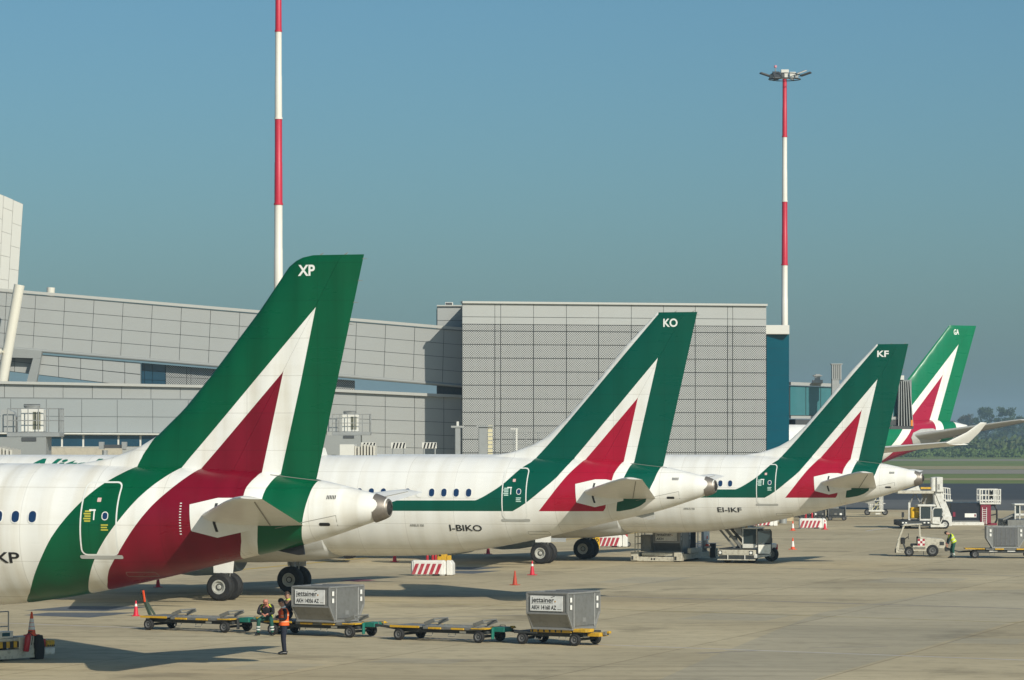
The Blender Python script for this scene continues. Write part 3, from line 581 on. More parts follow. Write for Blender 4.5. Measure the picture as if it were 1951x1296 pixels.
def livery(name, bounds, cols, lead=None, bands=0.2, green=GREEN, red=RED, rings=0.0, streak=0.0, k=1.0):
    """bounds: list of curves s(z); crossing each one aftwards switches the paint to the next colour"""
    m = bpy.data.materials.new(name); m.use_nodes = True; n = m.node_tree; b = n.nodes['Principled BSDF']
    b.inputs['Roughness'].default_value = 0.30; b.inputs['Specular IOR Level'].default_value = 0.35
    tc = n.nodes.new('ShaderNodeTexCoord'); sp = n.nodes.new('ShaderNodeSeparateXYZ'); n.links.new(tc.outputs['Object'], sp.inputs[0])
    S, Z = sp.outputs[0], sp.outputs[2]
    pal = {'w': WHITE, 'g': green, 'r': red}
    base = n.nodes.new('ShaderNodeRGB'); base.outputs[0].default_value = pal[cols[0]] + (1,); cur = base.outputs[0]
    for pts, c in zip(bounds, cols[1:]):
        f = fcurve(n, Z, pts, 1.4 * k, 12.4 * k if k == 1 else 18.0, -6.0, 20.0)
        lt = n.nodes.new('ShaderNodeMath'); lt.operation = 'LESS_THAN'; n.links.new(S, lt.inputs[0]); n.links.new(f, lt.inputs[1])
        mx = n.nodes.new('ShaderNodeMix'); mx.data_type = 'RGBA'; mx.inputs[7].default_value = pal[c] + (1,)
        n.links.new(lt.outputs[0], mx.inputs[0]); n.links.new(cur, mx.inputs[6]); cur = mx.outputs[2]
    # grime: fine noise, darker towards nothing in particular, plus soft streaks along the airflow
    mp = n.nodes.new('ShaderNodeMapping'); mp.inputs['Scale'].default_value = (0.35, 1.2, 1.6); n.links.new(tc.outputs['Object'], mp.inputs[0])
    nz = n.nodes.new('ShaderNodeTexNoise'); nz.inputs['Scale'].default_value = 1.1; nz.inputs['Detail'].default_value = 7; n.links.new(mp.outputs[0], nz.inputs['Vector'])
    mr = n.nodes.new('ShaderNodeMapRange'); mr.inputs[1].default_value = 0.5; mr.inputs[2].default_value = 0.78; mr.inputs[4].default_value = 0.16 + streak; n.links.new(nz.outputs[0], mr.inputs[0])
    dm = n.nodes.new('ShaderNodeMix'); dm.data_type = 'RGBA'; dm.blend_type = 'MULTIPLY'; dm.inputs[7].default_value = (0.72, 0.66, 0.54, 1)
    n.links.new(mr.outputs[0], dm.inputs[0]); n.links.new(cur, dm.inputs[6]); cur = dm.outputs[2]
    # run-off bands down the frames, and hairline skin joints
    m3 = n.nodes.new('ShaderNodeMapping'); m3.inputs['Scale'].default_value = (2.1, 0.16, 0.16); n.links.new(tc.outputs['Object'], m3.inputs[0])
    n3 = n.nodes.new('ShaderNodeTexNoise'); n3.inputs['Scale'].default_value = 1.0; n3.inputs['Detail'].default_value = 3; n.links.new(m3.outputs[0], n3.inputs['Vector'])
    r3 = n.nodes.new('ShaderNodeMapRange'); r3.inputs[1].default_value = 0.45; r3.inputs[2].default_value = 0.68; r3.inputs[4].default_value = bands; n.links.new(n3.outputs[0], r3.inputs[0])
    d3 = n.nodes.new('ShaderNodeMix'); d3.data_type = 'RGBA'; d3.blend_type = 'MULTIPLY'; d3.inputs[7].default_value = (0.66, 0.60, 0.48, 1); n.links.new(r3.outputs[0], d3.inputs[0]); n.links.new(cur, d3.inputs[6]); cur = d3.outputs[2]
    for src, per, wd in ((S, 2.132 * k, 0.010), (Z, 1.07 * k, 0.011)):
        fr_ = n.nodes.new('ShaderNodeMath'); fr_.operation = 'PINGPONG'; fr_.inputs[1].default_value = per / 2; n.links.new(src, fr_.inputs[0])
        l_ = n.nodes.new('ShaderNodeMath'); l_.operation = 'LESS_THAN'; l_.inputs[1].default_value = wd; n.links.new(fr_.outputs[0], l_.inputs[0])
        g_ = n.nodes.new('ShaderNodeMath'); g_.operation = 'MULTIPLY'; g_.inputs[1].default_value = 0.42; n.links.new(l_.outputs[0], g_.inputs[0])
        d4 = n.nodes.new('ShaderNodeMix'); d4.data_type = 'RGBA'; d4.blend_type = 'MULTIPLY'; d4.inputs[7].default_value = (0.55, 0.53, 0.5, 1); n.links.new(g_.outputs[0], d4.inputs[0]); n.links.new(cur, d4.inputs[6]); cur = d4.outputs[2]
    n.links.new(cur, b.inputs['Base Color'])
    rv = n.nodes.new('ShaderNodeMapRange'); rv.inputs[1].default_value = 0.3; rv.inputs[2].default_value = 0.7; rv.inputs[3].default_value = 0.24; rv.inputs[4].default_value = 0.40; n.links.new(nz.outputs[0], rv.inputs[0]); n.links.new(rv.outputs[0], b.inputs['Roughness'])
    # slight quilting of the skin between frames
    wv = n.nodes.new('ShaderNodeTexWave'); wv.wave_type = 'BANDS'; wv.bands_direction = 'X'; wv.inputs['Scale'].default_value = 0.30; wv.inputs['Distortion'].default_value = 0.6; wv.inputs['Detail'].default_value = 1
    n.links.new(tc.outputs['Object'], wv.inputs['Vector'])
    bp = n.nodes.new('ShaderNodeBump'); bp.inputs['Strength'].default_value = 0.10 + rings; bp.inputs['Distance'].default_value = 0.08
    n.links.new(wv.outputs[0], bp.inputs['Height']); n.links.new(bp.outputs[0], b.inputs['Normal'])
    return m
far = 19.9
b1x = dens([(11.24, 1.94), (10.8, 2.27), (10.46, 2.71), (10.01, 3.39), (9.69, 3.9), (9.22, 4.51), (8.67, 5.12), (8.25, 5.5), (7.87, 5.78), (7.64, 5.95)], 2)
b2x = dens([(9.4, 2.1), (9.19, 2.27), (8.98, 2.5), (8.76, 2.82), (8.43, 3.34), (8.03, 3.91), (7.55, 4.52), (7.14, 5.03), (6.73, 5.46), (6.3, 5.86), (6.06, 6.15)], 2)
b3x = dens([(8.8, 2.2), (8.62, 2.37), (8.38, 2.61), (8.14, 2.98), (7.66, 3.56), (7.17, 4.22), (6.68, 4.83), (6.24, 5.28), (5.84, 5.68), (5.6, 5.95)], 2)
XPB = [
    zs_([(11.7, 1.4)] + b1x + [(7.5, 6.3), (7.2, 6.83), (14, 7.05), (14, 12.4)]),
    zs_([(9.8, 1.4)] + b2x + [(2.18, 10.51), (2.18, 12.4)]),
    zs_([(9.2, 1.4)] + b3x + [(3.16, 8.68), (2.18, 10.51), (2.18, 12.4)]),
    zs_([(5.0, 1.4)] + dens([(4.6, 3.1), (4.45, 3.28), (4.3, 3.5), (4.18, 3.73), (4.1, 4.03), (4.02, 5.14), (3.98, 5.4), (3.84, 5.67)], 2) + [(3.16, 8.68), (2.18, 10.51), (2.18, 12.4)]),
    zs_([(4.4, 1.4)] + dens([(4.1, 3.2), (3.93, 3.41), (3.79, 3.58), (3.70, 3.81), (3.6, 4.19), (3.45, 5.18), (3.38, 5.42), (3.25, 5.75)], 2) + [(2.65, 8.32), (2.18, 10.51), (2.18, 12.4)]),
    zs_([(3.4, 1.4)] + dens([(2.9, 3.4), (2.54, 3.72), (2.44, 3.92), (2.36, 4.19), (2.27, 4.56), (2.16, 5.04), (2.11, 5.33), (2.05, 5.62)], 2) + [(-5.5, 5.68), (-5.5, 12.4)])]
m_xp = livery('livery_sweeping', XPB, 'wgwrwgw', green=(0.0, 0.092, 0.036), red=(0.185, 0.003, 0.016), rings=0.12, streak=0.10, bands=0.42)
KOB = [
    zs_([(far, 1.4), (far, 4.14), (9.83, 4.17)] + dens([(9.7, 4.2), (9.47, 4.3), (9.04, 4.55), (8.5, 4.94), (7.96, 5.51), (7.63, 5.76)], 2) + [(7.55, 5.95), (2.32, 11.92), (2.1, 12.4)]),
    zs_([(far, 1.4), (far, 3.33), (9.5, 3.36)] + dens([(9.2, 3.37), (8.78, 3.45), (8.18, 3.74), (7.58, 4.1), (6.88, 4.67), (6.35, 5.16), (5.98, 5.72)], 2) + [(5.9, 5.95), (2.39, 10.05), (2.39, 12.4)]),
    zs_([(-5, 1.4), (-5, 3.40), (7.42, 3.43)] + dens([(7.4, 3.44), (7.03, 3.81), (6.51, 4.45), (5.93, 5.23), (5.62, 5.61), (5.42, 5.9)], 2) + [(3.23, 8.42), (2.39, 10.05), (2.39, 12.4)]),
    zs_([(far, 1.4), (far, 3.39), (7.4, 3.43), (6.24, 3.5), (5.54, 3.55), (4.83, 3.64), (4.6, 3.70), (4.46, 3.77), (4.36, 3.9), (4.06, 5.06), (4.02, 5.3), (3.9, 5.6), (3.83, 5.8), (3.23, 8.42), (2.39, 10.05), (2.39, 12.4)]),
    zs_([(-5, 1.4), (-5, 3.72), (3.96, 3.74), (3.58, 5.17), (3.52, 5.35), (3.45, 5.6), (3.39, 5.8), (2.39, 10.05), (2.39, 12.4)]),
    zs_([(far, 1.4), (far, 3.72), (3.95, 3.74), (3.28, 3.86), (2.95, 3.99), (2.72, 4.15), (2.57, 4.54), (2.34, 5.06), (2.24, 5.45), (2.2, 5.64), (-5.5, 5.68), (-5.5, 12.4)])]
m_ko = livery('livery_cheatline', KOB, 'wgwrwgw')
GAB = [
    zs_([(16, 2), (14.8, 4.0), (12.6, 7.0), (11.5, 8.4), (11.2, 8.7), (16, 8.8), (16, 18)]),
    zs_([(13.4, 2), (11.9, 4.5), (9.9, 6.4), (7.9, 8.3), (6.18, 10.05), (0.97, 15.43), (0.97, 18)]),
    zs_([(12.4, 2), (10.9, 4.5), (8.8, 6.4), (6.9, 8.3), (6.11, 9.14), (2.83, 12.6), (0.97, 15.43), (0.97, 18)]),
    zs_([(5.4, 2), (4.9, 6.2), (4.5, 8.0), (4.36, 8.46), (2.83, 12.6), (0.97, 15.43), (0.97, 18)]),
    zs_([(4.3, 2), (3.8, 6.2), (3.5, 8.0), (3.38, 8.47), (0.97, 15.43), (0.97, 18)]),
    zs_([(2.3, 2), (2.0, 6.2), (1.7, 8.1), (1.65, 8.3), (-5.5, 8.34), (-5.5, 18)])]
m_ga = livery('livery_widebody', GAB, 'wgwrwgw', green=(0.002, 0.17, 0.075), red=(0.36, 0.010, 0.045), k=1.3)

m_pw = MAT('aircraft_white', (0.78, 0.77, 0.73), 0.32, dirt=0.2, dcol=(0.5, 0.46, 0.38), vary=0.03)
m_pg = MAT('aircraft_grey', (0.42, 0.42, 0.40), 0.4, dirt=0.3, dcol=(0.25, 0.23, 0.19))
m_seam = MAT('panel_seam', (0.25, 0.24, 0.21), 0.6)
m_blk = MAT('registration_black', (0.014, 0.014, 0.016), 0.4)
m_win = MAT('cabin_window', (0.010, 0.035, 0.10), 0.08, spec=0.8)
m_exh = MAT('exhaust_metal', (0.26, 0.23, 0.20), 0.5, 0.6, dirt=0.6)
m_ltr = MAT('fin_lettering_white', (0.80, 0.80, 0.76), 0.4)

def airfoil_loft(mb, secs, n=14):
    """secs: list of (leading edge point, trailing edge point, thickness, thickness direction)"""
    rows = []
    for le, te, th, up in secs:
        le = Vector(le); te = Vector(te); ring = []
        for i in range(n + 1):
            u = (1 - math.cos(math.pi * i / n)) / 2; t = 5 * 0.2 * (0.2969 * math.sqrt(u) - 0.126 * u - 0.3516 * u * u + 0.2843 * u**3 - 0.1036 * u**4)
            ring.append((le.lerp(te, u), t / 0.1 * th / 2))
        rows.append(([p + Vector(up) * t for p, t in ring] + [p - Vector(up) * t for p, t in ring[-2:0:-1]]))
    m = len(rows[0]); vs = [v for r in rows for v in r]
    fs = [(k * m + i, k * m + (i + 1) % m, (k + 1) * m + (i + 1) % m, (k + 1) * m + i) for k in range(len(rows) - 1) for i in range(m)]
    fs += [tuple(range(m)), tuple(range((len(rows) - 1) * m, len(rows) * m))]
    return mb.add(vs, fs)

def rounded(x0, x1, z0, z1, r, n=4):
    pts = []
    for cx_, cz, a in ((x1 - r, z1 - r, 0), (x0 + r, z1 - r, 90), (x0 + r, z0 + r, 180), (x1 - r, z0 + r, 270)):
        for k in range(n + 1):
            q = R(a + 90 * k / n); pts.append((cx_ + r * math.cos(q), cz + r * math.sin(q)))
    return pts
def hull_patch(h, parent, name, outline, mat, off, c=None, slices=0):
    """a thin skin patch lying on the port side, bounded by an outline in (s, z)"""
    bm = bmesh.new(); vs = [bm.verts.new((s, 0, z)) for s, z in outline]; bm.faces.new(vs)
    zs = [z for s, z in outline]; n = max(1, int((max(zs) - min(zs)) / (slices or 0.12)))
    for k in range(1, n):
        bmesh.ops.bisect_plane(bm, geom=bm.verts[:] + bm.edges[:] + bm.faces[:], plane_co=(0, 0, min(zs) + (max(zs) - min(zs)) * k / n), plane_no=(0, 0, 1))
    ss = [p[0] for p in outline]; n = max(1, int((max(ss) - min(ss)) / 0.3))
    for k in range(1, n):
        bmesh.ops.bisect_plane(bm, geom=bm.verts[:] + bm.edges[:] + bm.faces[:], plane_co=(min(ss) + (max(ss) - min(ss)) * k / n, 0, 0), plane_no=(1, 0, 0))
    for v in bm.verts: v.co.y = h.y(v.co.x, v.co.z, off)
    for f in bm.faces:
        f.normal_update()
        if f.normal.y < 0: f.normal_flip()
    me = bpy.data.meshes.new(name); bm.to_mesh(me); bm.free(); me.materials.append(mat)
    for p in me.polygons: p.use_smooth = True
    o = bpy.data.objects.new(name, me); COL.objects.link(o); o.parent = parent; return o
def hull_band(h, parent, name, outline, w, mat, off):
    """a thin raised strip that follows a closed outline on the port side"""
    n = len(outline); cx_ = sum(p[0] for p in outline) / n; cz = sum(p[1] for p in outline) / n
    D = []
    for (x, z), (xp, zp), (xn, zn) in zip(outline, outline[-1:] + outline[:-1], outline[1:] + outline[:1]):
        d = Vector((xn - xp, zn - zp)).normalized(); nn = Vector((d.y, -d.x))
        if nn.dot(Vector((x - cx_, z - cz))) < 0: nn = -nn
        D.append((x + nn.x * w, z + nn.y * w))
    mb = MB(); pts = []
    m = []
    for i in range(n):
        m.append(Vector((outline[i][0], 0, outline[i][1]))); 
    # subdivide long edges so the strip hugs the skin
    O, I = [], []
    for i in range(n):
        a, b_ = outline[i], outline[(i + 1) % n]; c, d = D[i], D[(i + 1) % n]; L = math.hypot(a[0] - b_[0], a[1] - b_[1]); q = max(1, int(L / 0.12))
        for k in range(q):
            t = k / q; I.append((a[0] + (b_[0] - a[0]) * t, a[1] + (b_[1] - a[1]) * t)); O.append((c[0] + (d[0] - c[0]) * t, c[1] + (d[1] - c[1]) * t))
    N = len(I); vs = [(s, h.y(s, z, off), z) for s, z in I] + [(s, h.y(s, z, off), z) for s, z in O]
    mb.add(vs, [(i, (i + 1) % N, N + (i + 1) % N, N + i) for i in range(N)])
    return mb.build(name, mat, parent)

def airliner(label, T, rz, h, mat, fin, stab, xg, wing, reg=None, tail=None, door=None, wins=None, fin_round=0.0, title=None, kind='a320', letters=None, extras=True, sink=0.0):
    root = empty('airliner', T, rz, label, 'airplane', 'green and red tailed airliners parked in a row')
    # fuselage loft
    st = []; s = 0.0
    while s < h.len - 0.02:
        st.append(s); s += (0.35 if s < 3 * h.k else 0.5 if s < 15 * h.k else 1.0 if s < h.len - 7 * h.k else 0.3)
    st.append(h.len - 0.01); n = 72; vs = []; fs = []
    for s in st:
        b, t, w = h.at(s); c, r = (b + t) / 2, (t - b) / 2
        for i in range(n):
            q = 2 * math.pi * i / n; vs.append((s, w * math.cos(q), c + r * math.sin(q)))
    for k in range(len(st) - 1):
        for i in range(n): fs.append((k * n + i, k * n + (i + 1) % n, (k + 1) * n + (i + 1) % n, (k + 1) * n + i))
    fs += [tuple(range(n)), tuple(range((len(st) - 1) * n, len(st) * n))]
    fus = MB().add(vs, fs).build('fuselage', mat, root, True)
    b0, t0, w0 = h.at(0.0); c0 = (b0 + t0) / 2; k = h.k
    b1, t1, w1 = h.at(0.36 * k); c1 = (b1 + t1) / 2
    ex = MB().lathe([(-0.03 * k, w0 * 0.72), (-0.045 * k, w0 * 0.8), (-0.04 * k, w0 * 0.9), (0.0, w0 * 1.0), (0.08 * k, w0 * 1.16), (0.2 * k, w0 * 1.33), (0.36 * k, w1 * 0.985)], (0, 0, c1 - 0.015), 'x', 48, False).build('exhaust_cone', m_exh, root, True)
    MB().lathe([(-0.05 * k, 0.001), (-0.1 * k, w0 * 0.35), (-0.04 * k, w0 * 0.72), (0.1 * k, w0 * 0.72)], (0, 0, c1 - 0.015), 'x', 24, False).build('exhaust_nozzle', MAT('nozzle_dark', (0.02, 0.018, 0.016), 0.7), ex, True)  # dark inner face of the nozzle
    # fin and rudder
    zb, zt = fin['zb'], fin['zt']
    def LE(z): return cat_lin(fin['le'], z)
    def TE(z): return cat_lin(fin['te'], z)
    zl = [zb + (zt - zb) * q / 40 for q in range(40)] + [zt - 0.5 * k, zt - 0.3 * k, zt - 0.15 * k, zt - 0.06 * k, zt]
    zl = sorted(set(round(z, 4) for z in zl))
    secs, secr = [], []
    for z in zl:
        le = LE(z); te = TE(z)
        if fin_round > 0 and z > zt - fin_round:
            u = (z - (zt - fin_round)) / fin_round; le -= (1 - math.sqrt(max(0, 1 - u * u))) * fin_round * 1.25
        hg = te + (le - te) * fin['hinge']; th = fin['th'] * (le - te)
        if z > zt - 0.08 * k: th *= 0.6
        secs.append(((le, 0, z), (te, 0, z), th, (0, 1, 0)))
    f = airfoil_loft(MB(), secs)
    bmf = f.build('tail_fin', mat, root, True)
    # the rudder is cut out of the same section along the hinge
    def half(o, name, keep_front, parent):
        me = o.data.copy(); bm = bmesh.new(); bm.from_mesh(me)
        zA, zB = zb, zt; hA = TE(zA) + (LE(zA) - TE(zA)) * fin['hinge']; hB = TE(zB) + (LE(zB) - TE(zB)) * fin['hinge']
        nrm = Vector((zB - zA, 0, hA - hB)).normalized(); g = 0.003 * k * (1 if keep_front else -1)
        bmesh.ops.bisect_plane(bm, geom=bm.verts[:] + bm.edges[:] + bm.faces[:], plane_co=Vector((hA, 0, zA)) + nrm * g, plane_no=nrm, clear_inner=keep_front, clear_outer=not keep_front)
        bmesh.ops.holes_fill(bm, edges=[e for e in bm.edges if e.is_boundary]); bmesh.ops.recalc_face_normals(bm, faces=bm.faces)
        bm.to_mesh(me); bm.free(); me.name = name; q = bpy.data.objects.new(name, me); COL.objects.link(q); q.parent = parent; me.set_sharp_from_angle(angle=R(38)); return q
    ff = half(bmf, 'tail_fin', True, root); half(bmf, 'rudder', False, root); bpy.data.objects.remove(bmf)
    # dorsal fillet: a raised ridge running into the fin's leading edge
    dl = fin['dorsal']
    if dl:
        pr = []
        for (s, z, w) in dl: pr.append((s, z, w))
        vs, fs = [], []
        for s, z, w in pr:
            zt0 = h.at(s)[1]
            for q in range(9):
                a = math.pi * q / 8; yy = w * math.cos(a); zz = zt0 - 0.05 - 0.25 * w + (z - zt0 + 0.05 + 0.25 * w) * math.sin(a) ** 0.8; vs.append((s, yy, zz))
        for i in range(len(pr) - 1):
            for q in range(8): fs.append((i * 9 + q, i * 9 + q + 1, (i + 1) * 9 + q + 1, (i + 1) * 9 + q))
        MB().add(vs, fs).build('dorsal_fillet', mat, root, True)
    # horizontal stabilisers
    for sd in (1, -1):
        A = stab; y0, y1 = A['y0'], A['y1']
        secs = []
        for u in (0, 0.25, 0.5, 0.75, 0.93, 0.985, 1.0):
            yy = y0 + (y1 - y0) * u; le = A['le'][0] + (A['le'][1] - A['le'][0]) * u; te = A['te'][0] + (A['te'][1] - A['te'][0]) * u
            if u > 0.9: le -= (u - 0.9) / 0.1 * 0.22 * k
            zz = A['z'][0] + (A['z'][1] - A['z'][0]) * u; th = (A['th'][0] + (A['th'][1] - A['th'][0]) * u) * (0.35 if u > 0.99 else 1)
            tilt = A['tilt'] * (le - te)
            secs.append(((le, sd * yy, zz + tilt * 0.5), (te, sd * yy, zz - tilt * 0.5), th, (0, -0.12 * sd, 1)))
        so = airfoil_loft(MB(), secs).build('stabiliser', m_pg if kind == 'a330' else m_pw, root, True)
        if sd == 1 or True:
            el = MB()
            for u in (0.08, 0.97):
                pass
            q = []
            for u in (0.06, 0.94):
                yy = y0 + (y1 - y0) * u; le = A['le'][0] + (A['le'][1] - A['le'][0]) * u; te = A['te'][0] + (A['te'][1] - A['te'][0]) * u; hx = te + (le - te) * 0.3
                zz = A['z'][0] + (A['z'][1] - A['z'][0]) * u; tl = A['tilt'] * (le - te); th = (A['th'][0] + (A['th'][1] - A['th'][0]) * u)
                q.append((hx, te, yy, zz, tl, th))
            for sg in (1, -1):
                el.beam((q[0][0], sd * q[0][2], q[0][3] - q[0][4] * 0.2 + sg * q[0][5] * 0.36), (q[1][0], sd * q[1][2], q[1][3] - q[1][4] * 0.2 + sg * q[1][5] * 0.36), 0.03 * k, 0.02 * k)
            el.build('elevator_hinge_line', m_seam, so)
    sc = stab['scrub']
    if sc:
        hull_patch(h, root, 'scrub_plate', sc, m_pg if kind == 'a330' else m_pw, 0.012 if kind != 'a330' else 0.04)
        if kind != 'a330':
            sl = [(4.72, 4.1), (4.80, 4.1), (4.86, 4.35), (4.86, 4.6), (4.80, 4.92), (4.72, 4.92), (4.78, 4.6), (4.78, 4.35)]
            hull_patch(h, root, 'trim_slot', sl, MAT('slot_dark', (0.03, 0.03, 0.03), 0.7), 0.018)
            for kk in range(12 if kind == 'a321' else 0):
                zz = 4.02 + kk * 0.08; hull_patch(h, root, 'trim_scale_mark', rounded(5.78, 5.84, zz, zz + 0.025, 0.005, 1), m_ltr, 0.01)
    # wings, body fairing, gear, engines
    for sd in (1, -1):
        Wg = wing; secs = []
        for y, le, te, z, th in Wg['secs']: secs.append(((le, sd * y, z), (te, sd * y, z - 0.12 * k), th, (0, 0, 1)))
        wo_ = airfoil_loft(MB(), secs).build('wing', m_pg if kind != 'a330' else m_pw, root, True)
        if Wg.get('winglet'):
            airfoil_loft(MB(), [((a[0], sd * a[1], a[2]), (b_[0], sd * b_[1], b_[2]), th, (0, -0.6, 0.8)) for a, b_, th in Wg['winglet']]).build('winglet', m_pw, wo_, True)
        e = Wg['eng']
        en = MB().lathe([(e[0] + 2.1 * k, 0.86 * k), (e[0] + 2.2 * k, 0.94 * k), (e[0] + 2.0 * k, 1.08 * k), (e[0] + 1.0 * k, 1.17 * k), (e[0], 1.12 * k), (e[0] - 1.2 * k, 0.92 * k), (e[0] - 1.25 * k, 0.85 * k), (e[0] + 0.0, 0.8 * k)], (0, sd * e[1], e[2]), 'x', 32, False).build('engine', m_pw, root, True)
        MB().lathe([(e[0] + 1.6 * k, 0.001), (e[0] + 1.35 * k, 0.3 * k), (e[0] + 1.3 * k, 0.95 * k)], (0, sd * e[1], e[2]), 'x', 32, False).build('fan', m_exh, en, True)
        MB().hexa([(e[0] - 1.2 * k, sd * e[1] - .12, e[2] + .8 * k), (e[0] + 1.2 * k, sd * e[1] - .12, e[2] + .9 * k), (e[0] + 1.2 * k, sd * e[1] + .12, e[2] + .9 * k), (e[0] - 1.2 * k, sd * e[1] + .12, e[2] + .8 * k), (e[0] - 1.4 * k, sd * e[1] - .12, e[2] + 1.75 * k), (e[0] + 0.2 * k, sd * e[1] - .12, e[2] + 1.6 * k), (e[0] + 0.2 * k, sd * e[1] + .12, e[2] + 1.6 * k), (e[0] - 1.4 * k, sd * e[1] + .12, e[2] + 1.75 * k)]).build('pylon', m_pw, en)
        for yy, xx in Wg['ftf']:
            MB().lathe([(-2.2 * k, 0.02), (-1.6 * k, .14 * k), (-0.4 * k, .22 * k), (0.9 * k, .16 * k), (1.6 * k, .02)], (xx, sd * yy, Wg['secs'][0][3] - 0.15 + (yy * 0.04)), 'x', 14).build('flap_track_fairing', m_pw, wo_, True)
        # main gear
        gr = MB().cyl((xg, sd * 3.795 * k, 0.58 * k), (xg + 0.1, sd * 3.6 * k, 2.3 * k), 0.13 * k, 0.17 * k, 14).cyl((xg + 0.05, sd * 3.6 * k, 1.3 * k), (xg + 0.2, sd * 2.0 * k, 2.2 * k), 0.07 * k, n=10).cyl((xg, sd * 3.3 * k, .58 * k), (xg, sd * 4.3 * k, .58 * k), .09 * k, n=12).cyl((xg - 0.17, sd * 3.79 * k, 0.75 * k), (xg - 0.25, sd * 3.79 * k, 1.5 * k), 0.04, n=8).build('main_gear', MAT('gear_grey', (0.40, 0.40, 0.38), 0.45, 0.1, dirt=0.5), root, True)
        for o_ in (-0.46, 0.46):
            for bx in ((0,) if kind != 'a330' else (-0.95, 0.95)):
                wheel(gr, (xg + bx, sd * (3.795 * k + 0) + o_ * (1.0 if k < 1.2 else 1.3), 0.58 * k if kind != 'a330' else 0.7), 0.585 if kind != 'a330' else 0.7, 0.42, side=(1 if o_ > 0 else -1), rimm=MAT('wheel_hub', (0.52, 0.52, 0.48), 0.4, 0.2, dirt=0.4), rr=0.5, n=32, name='tyre', flat=True)
        MB().hexa([(xg - 0.45, sd * 4.05 * k, 1.15 * k), (xg + 0.4, sd * 4.05 * k, 1.15 * k), (xg + 0.4, sd * 4.0 * k, 1.15 * k), (xg - 0.45, sd * 4.0 * k, 1.15 * k), (xg - 0.55, sd * 3.95 * k, 2.5 * k), (xg + 0.5, sd * 3.95 * k, 2.5 * k), (xg + 0.5, sd * 3.9 * k, 2.5 * k), (xg - 0.55, sd * 3.9 * k, 2.5 * k)]).build('gear_door', m_pw, gr)
    vs, fs = [], []                                   # belly fairing under the wing box
    fl = [(xg - 4.2 * k, .05, .05), (xg - 3.4 * k, .75, .5), (xg - 2 * k, 1.0, .85), (xg, 1.08, 1), (xg + 4 * k, 1.08, 1), (xg + 6.5 * k, .8, .7), (xg + 7.8 * k, .05, .05)]
    for s, a, b_ in fl:
        for i in range(20):
            q = math.pi * i / 19; vs.append((s, 2.1 * k * a * math.cos(q), h.at(s)[0] + 1.1 * k - (1.1 + 0.32 * b_) * k * math.sin(q) * (0.9 + 0.1 * a)))
    for i in range(len(fl) - 1):
        for q in range(19): fs.append((i * 20 + q, i * 20 + q + 1, (i + 1) * 20 + q + 1, (i + 1) * 20 + q))
    MB().add(vs, fs).build('belly_fairing', m_pg, root, True)
    ng = h.len - 5.07 * k
    gn = MB().cyl((ng, 0, .38), (ng - .2, 0, 2.3 * k), .1 * k, n=12).build('nose_gear', MAT('gear_grey', (0.4, 0.4, 0.38)), root, True)
    for o_ in (-.25, .25): wheel(gn, (ng, o_, .38), .38, .22, side=1 if o_ > 0 else -1, name='tyre', flat=True)
    if sink:
        root.location.z -= sink
        for c_ in root.children:
            if c_.name.startswith(('main_gear', 'nose_gear')): c_.location.z += sink
    # skin details on the port side
    if door:
        sA, sB, zA, zB = door
        dr = hull_patch(h, root, 'door', rounded(sB, sA, zA, zB, 0.14), mat, 0.010)
        hull_band(h, dr, 'door_frame', rounded(sB, sA, zA, zB, 0.14), 0.045, MAT('door_outline', (0.74, 0.74, 0.70), 0.4), 0.016)
        cs = (sA + sB) / 2
        wd = hull_patch(h, dr, 'door_window', rounded(cs - 0.27, cs - 0.12, zA + 1.0, zA + 1.2, 0.07), m_win, 0.018)
        hull_band(h, dr, 'window_ring', rounded(cs - 0.27, cs - 0.12, zA + 1.0, zA + 1.2, 0.07), 0.025, m_pw, 0.02)
        hull_patch(h, dr, 'handle', rounded(cs + 0.12, cs + 0.16, zA + 0.98, zA + 1.24, 0.015, 2), m_ltr, 0.02)
        for du in (0.0, 0.1): hull_patch(h, dr, 'handle_bracket', rounded(cs + 0.1 + du, cs + 0.2 + du, zA + 1.24, zA + 1.29, 0.012, 2), m_ltr, 0.02)
        nc = MAT('notice_yellow', (0.45, 0.42, 0.05), 0.6) if kind == 'a321' else MAT('notice_pale', (0.45, 0.62, 0.55), 0.6)
        for kk in range(5):
            zz = zA + 0.93 + kk * 0.07; hull_patch(h, dr, 'notice', rounded(cs + 0.24, cs + 0.43 + 0.03 * (kk % 2), zz, zz + 0.045, 0.01, 1), nc, 0.018)
            if kk < 3: hull_patch(h, dr, 'notice', rounded(cs - 0.3 + 0.03 * (kk % 2), cs - 0.08, zA + 0.68 + kk * 0.07, zA + 0.72 + kk * 0.07, 0.01, 1), nc, 0.018)
        hull_patch(h, dr, 'notice_square', rounded(cs - 0.02, cs + 0.1, zA + 1.5, zA + 1.62, 0.01, 1), MAT('notice_pink', (0.7, 0.45, 0.42), 0.6), 0.018)
        sill = []
        hull_patch(h, dr, 'scuff_plate', rounded(sB - 0.12, sA + 0.1, zA - 0.14, zA - 0.03, 0.04, 2), m_pg, 0.014)
    if wins:
        for i in range(wins[1]):
            s = wins[0] + i * 0.533
            w_ = hull_patch(h, root, 'window', rounded(s - 0.115, s + 0.115, 4.34, 4.67, 0.11), (m_win if not (kind == 'a320' and i in (4, 6)) else m_pw), 0.012)
            hull_band(h, w_, 'window_frame', rounded(s - 0.115, s + 0.115, 4.34, 4.67, 0.11), 0.032, m_pw, 0.015)
    if reg:
        body, s0, z0, hh, wd = reg
        lettering('registration', body, hh * 1.38, m_blk, root, lambda u, v: h.arc(s0 - u, z0, v, 0.014), bold=0.006, width=wd, slices=0.08)
